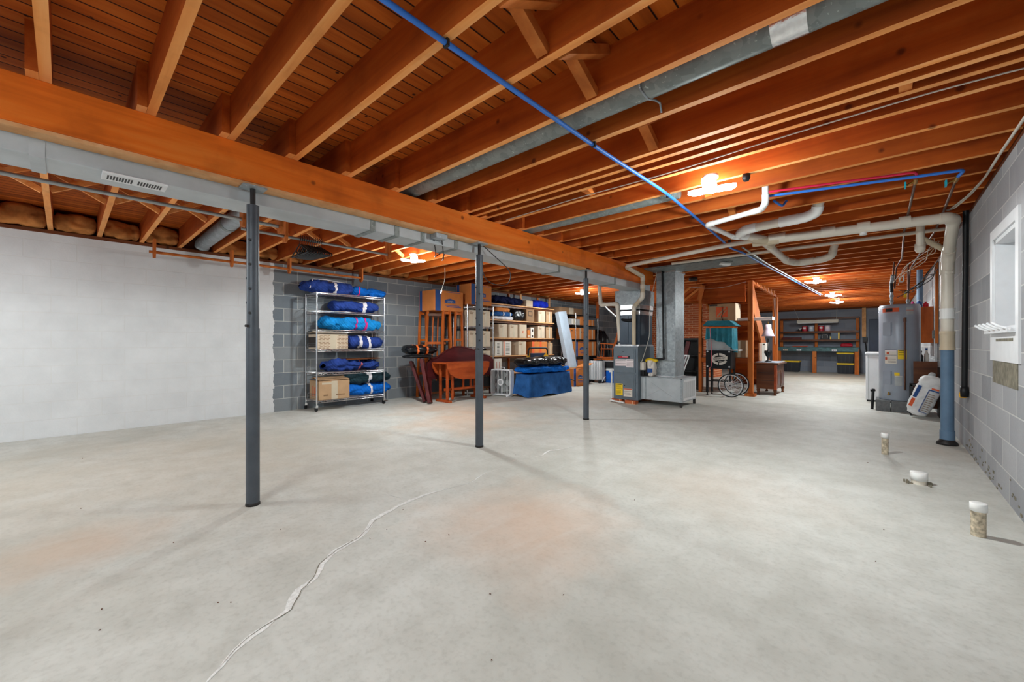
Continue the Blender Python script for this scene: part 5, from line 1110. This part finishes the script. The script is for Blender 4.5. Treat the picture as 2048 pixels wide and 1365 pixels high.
O('wire_tangle', m, M['pvctan'], 'tangle of pale wires sagging above the water heater', 'cable', kind='stuff')
m = MB()
for k in range(6):
    pts = [Vector((.56, 8.3+rr.uniform(-.2,.2), 2.1+rr.uniform(-.12,.12)))]
    for j in range(4): pts.append(Vector((.50-.1*j+rr.uniform(-.05,.05), 8.5+.12*j+rr.uniform(-.1,.1), 2.02-.06*j+rr.uniform(-.07,.07))))
    m.tube(rnd(pts, .08, 4), .0055, 5)
O('wire_tangle', m, M['cabled'], 'dark bunch of cables and tubing on the right wall above the heater', 'cable', kind='stuff')
# ================================================================ water heater and neighbours
HX, HY = .195, 9.0
for i, (x0, x1) in enumerate(((-.085, .09), (.10, .29))):
    for j, (y0, y1) in enumerate(((8.74, 9.0), (9.01, 9.27))): O('concrete_block', MB().box(x0, y0, 0, x1+.02*i, y1, .17), M['cmu'], 'grey concrete block under the water heater, %s %s' % (('front','back')[j], ('left','right')[i]), 'block', 'blocks under the water heater', bev=.004)
wh = T('water_heater', 'tall grey cylindrical electric water heater on grey blocks', 'water heater', (HX, HY, .171))
rH = .245; zT = 1.69
P('tank', MB().lathe([(0,.0),(rH-.01,.0),(rH,.012),(rH,1.49),(rH-.012,1.515),(0,1.53)], 48), M['heater'], wh)
def onT(a0, a1, z0, z1, mt, nm, par, off=.002, n=8, lab=None):
    m = MB(); v = []
    for k in range(n+1):
        a = R(a0+(a1-a0)*k/n)
        for z in (z0, z1): v.append(((rH+off)*math.cos(a), (rH+off)*math.sin(a), z))
    m.add(v, [(2*k, 2*k+2, 2*k+3, 2*k+1) for k in range(n)], True); return P(nm, m, M[mt], par, label=lab)
fa = math.degrees(math.atan2(-HY, -HX))     # direction that faces the room
def A(u): return fa+u                       # u degrees, + is to the right in the photo
onT(A(-52), A(0), 1.395, 1.46, 'inkor', 'brand_band', wh, lab='orange and black band'); onT(A(-40), A(-18), 1.40, 1.455, 'blackpl', 'band_centre', wh, .003)
for nm, z0, z1 in (('upper_element_cover', 1.02, 1.235), ('lower_element_cover', .25, .46)):
    m = MB(); a = R(A(-34)); c, s_ = math.cos(a), math.sin(a)
    m.prism(rrect(-.055, z0, .055, z1, .01, 3), rH-.02, rH+.012, 'yz'); m.xf(Matrix.Rotation(a, 4, 'Z')); P(nm, m, M['heater'], wh, bev=.006)
w1 = onT(A(-42), A(-7), .71, .80, 'cardw', 'warning_label', wh); onT(A(-41), A(-8), .775, .792, 'inkpink', 'label_print', w1, .0035); onT(A(-42), A(-7), .795, .802, 'inkdark', 'label_edge', w1, .0035); onT(A(-42), A(-7), .715, .719, 'inkdark', 'label_edge', w1, .0035); onT(A(-36), A(-28), .73, .765, 'inkred', 'label_picture', w1, .0035)
w2 = onT(A(-42), A(-7), .58, .705, 'cardw', 'rating_label', wh); onT(A(-41), A(-34), .64, .685, 'inkred', 'label_picture', w2, .0035)
for z in (.60, .62, .65, .67): onT(A(-32), A(-9), z, z+.004, 'inkdark', 'label_print', w2, .0035)
w3 = onT(A(-4), A(20), .655, .80, 'yellow', 'energy_label', wh); onT(A(-2), A(18), .782, .793, 'inkdark', 'label_print', w3, .0035); onT(A(-2), A(12), .755, .762, 'inkdark', 'label_print', w3, .0035); onT(A(-2), A(16), .72, .725, 'inkdark', 'label_print', w3, .0035)
w4 = onT(A(-13), A(1), .395, .445, 'yellow', 'caution_sticker', wh); onT(A(-12), A(8), .375, .392, 'cardw', 'sticker_edge', wh); onT(A(-12), A(8), .24, .372, 'clear', 'manual_pouch', wh)
w5 = onT(A(18), A(40), 1.35, 1.46, 'clear', 'data_sticker', wh); onT(A(18), A(40), 1.41, 1.418, 'inkred', 'label_print', w5, .0035)
rv = MB(); a = R(A(13)); bx2, by2 = (rH+.035)*math.cos(a), (rH+.035)*math.sin(a)
rv.tube(rnd([(rH*.98*math.cos(a), rH*.98*math.sin(a), 1.27), (bx2, by2, 1.27), (bx2, by2, .18)], .02, 4), .012, 10); rv.cyl((bx2, by2, 1.235), (bx2, by2, 1.30), .018)
P('relief_pipe', rv, M['copper'], wh); a = R(A(-26)); P('drain_valve', MB().cyl((rH*math.cos(a), rH*math.sin(a), .10), ((rH+.05)*math.cos(a), (rH+.05)*math.sin(a), .10), .012).cyl(((rH+.03)*math.cos(a), (rH+.03)*math.sin(a), .08), ((rH+.03)*math.cos(a), (rH+.03)*math.sin(a), .135), .01), M['brass'], wh)
for dx, nm in ((-.09, 'cold_nipple'), (.10, 'hot_nipple')): P(nm, MB().cyl((dx, -.02, 1.52), (dx, -.02, 1.60), .016).cyl((dx, -.02, 1.56), (dx, -.02, 1.59), .024), M['galv'], wh)
ri = T('heater_connector', 'black and silver pipe connector rising from the water heater to the joists', 'pipe', (HX-.09, HY-.02, 1.78))
P('lower_union', MB().cyl((HX-.09, HY-.02, 1.772), (HX-.09, HY-.02, 1.90), .020).cyl((HX-.09, HY-.02, 1.82), (HX-.09, HY-.02, 1.85), .028), M['galv'], ri, w=True); P('black_sleeve', MB().cyl((HX-.09, HY-.02, 1.90), (HX-.09, HY-.02, 2.05), .024), M['blackpl'], ri, w=True); P('upper_union', MB().cyl((HX-.09, HY-.02, 2.05), (HX-.075, HY-.12, 2.16), .024), M['galv'], ri, w=True); P('riser', MB().cyl((HX-.075, HY-.12, 2.16), (HX-.06, HY-.2, 2.36), .011), M['copper'], ri, w=True)
mx = T('mixing_pipe', 'dark pipe with brass valve and yellow tags above the hot outlet', 'pipe', (HX+.10, HY-.02, 1.78))
P('pipe_run', MB().cyl((HX+.10, HY-.02, 1.772), (HX+.10, HY-.02, 2.34), .011), M['copper'], mx, w=True); P('yellow_tag', MB().box(HX+.05, HY-.04, 1.80, HX+.085, HY-.035, 1.90), M['yellow'], mx, w=True); P('trap_loop', MB().tube(rnd([(HX+.05,HY-.05,2.15),(HX+.05,HY-.05,2.05),(HX+.0,HY-.06,2.05),(HX+.0,HY-.06,2.12)], .03, 4), .009, 8), M['pvcw'], mx, w=True)
dy = T('dryer', 'white clothes dryer behind the water heater', 'dryer', (.10, 10.35, 0))
P('cabinet', MB().box(-.235, 10.0, .03, .44, 10.66, .86), M['whitem'], dy, w=True, bev=.008); P('worktop', MB().box(-.245, 9.985, .86, .45, 10.67, .91), M['whitem'], dy, w=True, bev=.015); P('plinth', MB().box(-.22, 10.03, 0, .42, 10.64, .03), M['blackpl'], dy, w=True)
P('side_panel_line', MB().box(-.2355, 10.03, .05, -.234, 10.04, .85), M['clear'], dy, w=True); P('front_panel_line', MB().box(-.20, 9.998, .05, -.195, 10.0, .85), M['clear'], dy, w=True)
O('black_pipe_stub', MB().cyl((-.13, 8.86, .0), (-.115, 8.90, .33), .02).cyl((-.15, 8.885, .30), (-.09, 8.895, .31), .018), M['blackpl'], 'short black handle leaning on the blocks left of the water heater', 'handle')
pb = T('plywood_cabinet', 'orange plywood cabinet on the right wall behind the water heater', 'cabinet', (.50, 9.9, 1.08))
P('front_panel', MB().box(.345, 9.60, 1.08, .615, 9.62, 1.68), M['honey'], pb, w=True); P('carcass', MB().box(.36, 9.62, 1.08, .615, 10.2, 1.66), M['stud'], pb, w=True)
def bottle(lab, x, y, z, h, r, mt, cm):
    t = T('bottle', lab, 'bottle', (x, y, z)); P('bottle_body', MB().lathe([(0,0),(r,0),(r,h*.7),(r*.4,h*.85),(r*.4,h),(0,h)], 14), M[mt], t); P('cap', MB().cyl((0,0,h),(0,0,h*1.14),r*.5), M[cm], t)
bottle('pink topped white bottle on the plywood cabinet', .375, 9.68, 1.681, .09, .03, 'pink', 'pink'); bottle('blue and white bottle on the plywood cabinet', .45, 9.68, 1.681, .11, .035, 'inkblue', 'white'); bottle('red bottle on the plywood cabinet', .53, 9.68, 1.681, .08, .035, 'red', 'red')
O('vertical_vent', MB().cyl((.47, 9.9, 1.70), (.47, 9.9, 2.34), .04, n=16), M['bluepipe'], 'slate blue vertical pipe above the plywood cabinet', 'pipe')
sh2 = T('supply_shelf', 'dark shelf of cleaning bottles below the plywood cabinet', 'shelf', (.47, 9.75, .70))
P('shelf', MB().box(.36, 9.62, .70, .615, 9.95, .72), M['darksteel'], sh2, w=True)
P('bracket', MB().box(.58, 9.7, .5, .61, 9.72, .70), M['darksteel'], sh2, w=True)
bottle('pale blue bottle on the supply shelf', .40, 9.70, .721, .28, .03, 'bluegrey', 'white'); bottle('black bottle on the supply shelf', .47, 9.68, .721, .20, .035, 'blackpl', 'black'); bottle('white and blue bottle on the supply shelf', .54, 9.70, .721, .24, .03, 'cardw', 'inkblue')
sd = T('grey_stand', 'grey metal frame stand with a brown board behind the white sack', 'stand', (.43, 8.75, 0))
P('frame', MB().box(.30, 8.46, 0, .325, 8.485, .46).box(.30, 8.69, 0, .325, 8.715, .46).box(.30, 8.46, .44, .60, 8.715, .465), M['darksteel'], sd, w=True); P('back_board', MB().box(.345, 8.717, .10, .60, 8.735, .80), M['walnut'], sd, w=True); P('side_board', MB().box(.601, 8.45, 0, .615, 8.735, .72), M['blackpl'], sd, w=True)
sk2 = T('salt_sack', 'white plastic sack leaning on the grey stand beside the water heater', 'sack', (.345, 8.32, .035))
lean = Matrix.Rotation(R(-6), 4, 'X') @ Matrix.Rotation(R(20), 4, 'Y')
def lp(m): return m.xf(lean)
bd = MB().blob(.60, .21, .27, 17.3, .022, 2.35, le=5, nt=30, na=36).xf(Matrix.Rotation(R(-90), 4, 'Y') @ Matrix.Translation((.30, 0, -.135)))
P('sack_body', lp(bd), M['sack'], sk2)
P('sack_tie', lp(MB().blob(.13, .05, .07, 8.8, .015, 2, nt=12, na=14).xf(Matrix.Rotation(R(-75), 4, 'Y') @ Matrix.Translation((.045, 0, -.035))).mv((-.05, 0, .54))), M['clear'], sk2)
P('blue_print', lp(MB().box(-.115, -.085, .24, -.075, -.07, .42)), M['inkblue'], sk2); P('orange_print', lp(MB().box(-.115, -.085, .10, -.075, -.07, .22)), M['inkor'], sk2)
P('label_frame', lp(MB().box(.005, -.118, .06, .013, -.105, .40).box(.013, -.118, .06, .10, -.105, .068).box(.013, -.118, .385, .11, -.105, .40)), M['inkblue'], sk2); P('label_print', lp(MB().box(.025, -.117, .41, .10, -.105, .43)), M['inkor'], sk2)
m = MB()
for k in range(9): m.box(.025, -.1175, .09+k*.03, .085+.01*(k % 2), -.105, .097+k*.03)
P('label_print', lp(m), M['cardd'], sk2)
# floor stubs
def stub(lab, x, y, r, h, cap, rc, mt):
    t = T('cleanout_stub', lab, 'pipe', (x, y, 0)); P('pipe_end', MB().cyl((0,0,0),(0,0,h),r,n=24), M[mt], t); P('cap', MB().lathe([(0,h-cap*.6),(rc,h-cap*.6),(rc,h+cap*.35),(rc*.9,h+cap*.4),(0,h+cap*.4)], 28), M['pvcw'], t); return t
stub('white capped pipe stub in the floor nearest the camera, by the right wall', .394, 3.425, .030, .165, .045, .035, 'dirtypvc')
s2 = stub('short wide white capped stub with crumbled concrete around it', .204, 4.389, .044, .065, .06, .050, 'pvc')
m = MB(); rr = random.Random(9)
for k in range(14):
    a = rr.uniform(0, 6.28); d = rr.uniform(.045, .085); m.cb(d*math.cos(a), d*math.sin(a), 0, rr.uniform(.01,.03), rr.uniform(.01,.03), rr.uniform(.005,.025))
P('concrete_crumb', m, M['mortar'], s2, kind='stuff')
stub('white capped speckled pipe stub in the floor, farthest of the three', .016, 5.337, .026, .185, .045, .031, 'dirtypvc')
# ================================================================ far wall
wb = T('workbench', 'wooden workbench with shelves above and a green blue top on the far wall', 'workbench', (-1.8, 18.8, 0))
for x in (-2.93, -1.84, -.66):
    P('leg', MB().box(x-.06, 18.36, 0, x+.06, 18.44, .88), M['stud'], wb, w=True, bev=.004); P('upright', MB().box(x-.045, 18.90, .93, x+.045, 18.99, 2.0), M['stud'], wb, w=True, bev=.004)
P('bench_top', MB().box(-2.98, 18.33, .885, -.60, 19.15, .93), M['bench'], wb, w=True, bev=.005); P('apron', MB().box(-2.97, 18.34, .79, -.62, 18.36, .885), M['bench'], wb, w=True)
for z in (1.53, 1.22): P('shelf', MB().box(-2.97, 18.75, z-.025, -.62, 19.15, z), M['walnut'], wb, w=True); P('shelf_lip', MB().box(-2.97, 18.74, z-.07, -.62, 18.755, z-.0), M['walnut'], wb, w=True)
P('top_rail', MB().box(-2.97, 18.78, 1.96, -.62, 18.82, 2.03), M['walnut'], wb, w=True)
for x, mt in ((-2.72, 'cardl'), (-2.30, 'white'), (-1.27, 'white')):
    o_ = P('outlet', MB().box(x-.07, 18.325, .80, x+.07, 18.34, .86), M[mt], wb, w=True); P('socket', MB().box(x-.035, 18.322, .815, x-.01, 18.326, .845).box(x+.01, 18.322, .815, x+.035, 18.326, .845), M['inkdark'], o_, w=True)
fl_ = T('fluorescent_fixture', 'long off white fluorescent fixture hanging before the workbench shelves', 'light', (-1.75, 18.4, 1.83))
P('housing', MB().prism([(18.32, 1.83), (18.52, 1.83), (18.48, 1.93), (18.36, 1.93)], -2.36, -1.16, 'yz'), M['fluor'], fl_, w=True); P('tube', MB().cyl((-2.34, 18.37, 1.822), (-1.18, 18.37, 1.822), .014).cyl((-2.34, 18.46, 1.822), (-1.18, 18.46, 1.822), .014), M['white'], fl_, w=True); P('hanger_chain', MB().tube([(-2.3, 18.42, 1.93), (-2.45, 18.42, 2.34)], .004, 5).tube([(-1.22, 18.42, 1.93), (-1.2, 18.42, 2.36)], .004, 5), M['cable'], fl_, w=True)
def can(lab, px, mt, r=.085, h=.19):
    p = yp(px, 660, 18.86); t = T('paint_can', lab, 'paint can', (p.x, 18.86, 1.531)); P('can_body', MB().cyl((0,0,0),(0,0,h),r,n=20), M[mt], t); P('lid', MB().cyl((0,0,h),(0,0,h+.012),r*1.03,n=20), M['white'], t); P('can_label', MB().box(-r*.5,-r-.004,h*.45,r*.5,-r*.82,h*.8), M['inkpink'], t)
can('small white and black can at the left of the paint cans', 1600.5, 'blackpl', .06, .10); can('crimson paint can, left one of two, on the workbench shelf', 1609.5, 'red'); can('pale blue paint can beside the middle upright of the workbench', 1622.5, 'bluegrey'); can('crimson paint can, right one of two, on the workbench shelf', 1642.5, 'red'); can('lilac white paint can at the right end of the paint cans', 1655, 'shade')
def fbox(name, lab, cat, px0, px1, z, h, d, mt, y=18.86):
    a, b = yp(px0, 680, y).x, yp(px1, 680, y).x; return O(name, MB().box(a, y-d/2, z, b, y+d/2, z+h), M[mt], lab, cat, bev=.005)
fbox('flat_brown_case', 'flat dark red brown case on the lower workbench shelf', 'case', 1566, 1603, 1.221, .09, .2, 'mahog')
o = fbox('tool_radio', 'black jobsite tool with handle on the lower workbench shelf', 'tool', 1643, 1657, 1.221, .21, .16, 'blackpl'); P('handle', MB().tube(rnd([(-.08,-.085,.05),(-.08,-.085,.17),(.08,-.085,.17),(.08,-.085,.05)], .02), .008, 6), M['chrome'], o)
o = fbox('drill_case', 'dark case with lime green edges on the lower workbench shelf', 'case', 1662, 1680, 1.221, .27, .15, 'coil'); P('lime_edge', MB().box(.08,-.08,0,.12,-.07,.27).box(-.15,-.08,0,-.12,-.07,.1), M['yellowp'], o)
o = T('red_tool', 'red and black power saw lying on the workbench', 'tool', (-.95, 18.7, .931)); P('saw_body', MB().blob(.34,.18,.15,3.1,.02,2.3), M['red'], o); P('saw_guard', MB().box(-.28,-.12,0,.24,.1,.03), M['blackpl'], o)
for i, (p0, p1, mt, lab) in enumerate(((1557, 1612, 'walnut', 'flat board with tools on the left half of the workbench'), (1640, 1700, 'blackpl', 'dark flat sheet on the right half of the workbench'), (1585, 1616, 'inkred', 'small red strip of tools lying on the workbench'))):
    fbox('bench_clutter', lab, 'tool', p0, p1, .931 if i < 2 else .956, .024, .30 if i < 2 else .06, mt, 18.72 if i < 2 else 18.68)
def tote(lab, px0, px1, y, z, h=.36):
    a, b = yp(px0, 720, y).x, yp(px1, 720, y).x; t = T('storage_tote', lab, 'storage bin', ((a+b)/2, y, z)); W = (b-a)/2
    v = [(-W*.86,-.2,0),(W*.86,-.2,0),(W*.86,.2,0),(-W*.86,.2,0),(-W*.95,-.23,h),(W*.95,-.23,h),(W*.95,.23,h),(-W*.95,.23,h)]
    P('tub', MB().add(v, [(3,2,1,0),(4,5,6,7),(0,1,5,4),(1,2,6,5),(2,3,7,6),(3,0,4,7)]), M['binb'], t, bev=.01); P('lid', MB().cb(0,0,h,W*2,.50,.055), M['yellowp'], t, bev=.012); P('rib', MB().box(-W*.5,-.235,.02,-W*.42,-.21,h).box(W*.42,-.235,.02,W*.5,-.21,h).box(-W*.04,-.235,.02,W*.04,-.21,h), M['binb'], t)
tote('black storage tote with a yellow lid beside the carved cabinet', 1567, 1601, 18.75, 0); tote('black and yellow tote under the right bench half, bottom of two', 1674, 1709, 18.74, 0, .32); tote('black and yellow tote under the right bench half, top of two', 1674, 1709, 18.74, .376, .32)
O('blue_door', MB().box(-.36, 19.10, .45, .10, 19.17, 1.92), M['navydoor'], 'dark blue door panel standing at the far wall behind the dryer', 'door', bev=.01)
o = T('conduit_post', 'pale timber post on the far wall right of the workbench', 'post', (-.50, 19.15, 1.15)); P('board', MB().box(-.55, 19.12, 1.30, -.44, 19.19, 2.34), M['lightwood'], o, w=True); P('switch_box', MB().box(-.53, 19.05, 1.12, -.41, 19.18, 1.30), M['blackpl'], o, w=True); P('cord', MB().tube([(-.46, 19.1, 1.12), (-.42, 19.12, .7), (-.40, 19.12, .35)], .02, 6), M['black'], o, w=True)
# ================================================================ dangling wires, box, sockets on the girder
jb = T('junction_box', 'small grey junction box with dangling wires under the girder', 'junction box', (-3.16, 2.40, 2.06))
P('box', MB().box(-3.155, 2.33, 2.06, -3.07, 2.46, 2.104), M['galv'], jb, w=True)
P('hanging_wire', MB().tube(rnd([(-3.15,2.36,2.06),(-3.3,2.5,1.95),(-3.6,2.7,2.0),(-4.0,3.2,2.25)], .2, 6), .005, 5).tube(rnd([(-3.13,2.44,2.06),(-3.3,2.6,1.93),(-3.6,2.8,1.98),(-4.0,3.2,2.25)], .2, 6), .005, 5), M['cabled'], jb, w=True)
for nm, lab, top, bot in (('pull_cord', 'pull cord with a bulb socket hanging near the big carton', (-5.5, 4.35, 2.36), (-5.55, 4.32, 1.98)), ('pull_cord', 'second pull cord hanging left of the middle post', (-4.75, 4.35, 2.36), (-4.85, 4.5, 2.02))):
    t = T(nm, lab, 'cord', bot); P('cord', MB().tube(rnd([top, Vector(top).lerp(Vector(bot), .5)+Vector((.03,.02,0)), bot], .1, 5), .004, 5), M['cable'], t, w=True); P('socket', MB().cyl(bot, Vector(bot)+Vector((-.01,-.01,-.06)), .014), M['white'], t, w=True)
O('loop_wire', MB().tube(rnd([(-3.12,2.98,2.10),(-3.0,3.3,1.85),(-3.15,3.4,1.72),(-3.3,3.2,1.75),(-3.2,3.0,1.95),(-3.13,2.95,2.10)], .12, 6), .005, 5), M['cabled'], 'loop of dark wire hanging beside the middle post', 'cable')
O('ceiling_socket', MB().lathe([(0,.0),(.018,.0),(.028,.02),(.028,.05),(0,.05)], 16, (-.77, 3.50, 2.31)), M['blackpl'], 'black empty lamp socket on the joist beside the brightest lamp', 'socket')
O('round_vent_boot', MB().lathe([(.06,.0),(.08,.0),(.08,.06),(0,.06)], 20, (-2.75, 8.3, 2.30)), M['darksteel'], 'round dark lamp holder under the joists left of the stairs', 'socket')
t = T('broken_lamp_socket', 'old white socket with loose wires under the joists beside the rear drain', 'socket', zp(1450, 532, 2.27))
P('socket_body', MB().blob(.16,.08,.06,3.7,.02,2.4,rz=R(40)), M['pvcw'], t); P('loose_wire', MB().tube([(0,0,.05),(.05,.02,.09),(.09,.03,.05),(.12,.0,.09)], .004, 5), M['cabled'], t)
O('loose_plank', MB().bar((-2.65, 8.36, 2.30), (-2.15, 8.7, 2.345), .10, .022), M['stud'], 'loose orange plank under the joists near the stair post', 'plank')
# ================================================================ camera, world, view
w = bpy.data.worlds.new('world'); sc.world = w; w.use_nodes = True
bg = w.node_tree.nodes['Background']; bg.inputs[0].default_value = (.93,.96,1,1); bg.inputs[1].default_value = .5
cd = bpy.data.cameras.new('camera'); cam = bpy.data.objects.new('camera', cd); col.objects.link(cam)
cd.sensor_width = 36; cd.lens = FPX*36/2048; cd.shift_y = (HZ-682.5)/2048; cd.clip_start = .05
cam.location = (0, 0, CZ); cam.rotation_euler = (R(90), 0, YAW); sc.camera = cam
sc.view_settings.view_transform = 'Standard'; sc.view_settings.look = 'None'; sc.view_settings.gamma = 1.0
sc.view_settings.use_curve_mapping = False; sc.view_settings.exposure = 0.0
sc.cycles.use_denoising = True; sc.cycles.max_bounces = 8; sc.cycles.diffuse_bounces = 5; sc.cycles.sample_clamp_indirect = 8.0
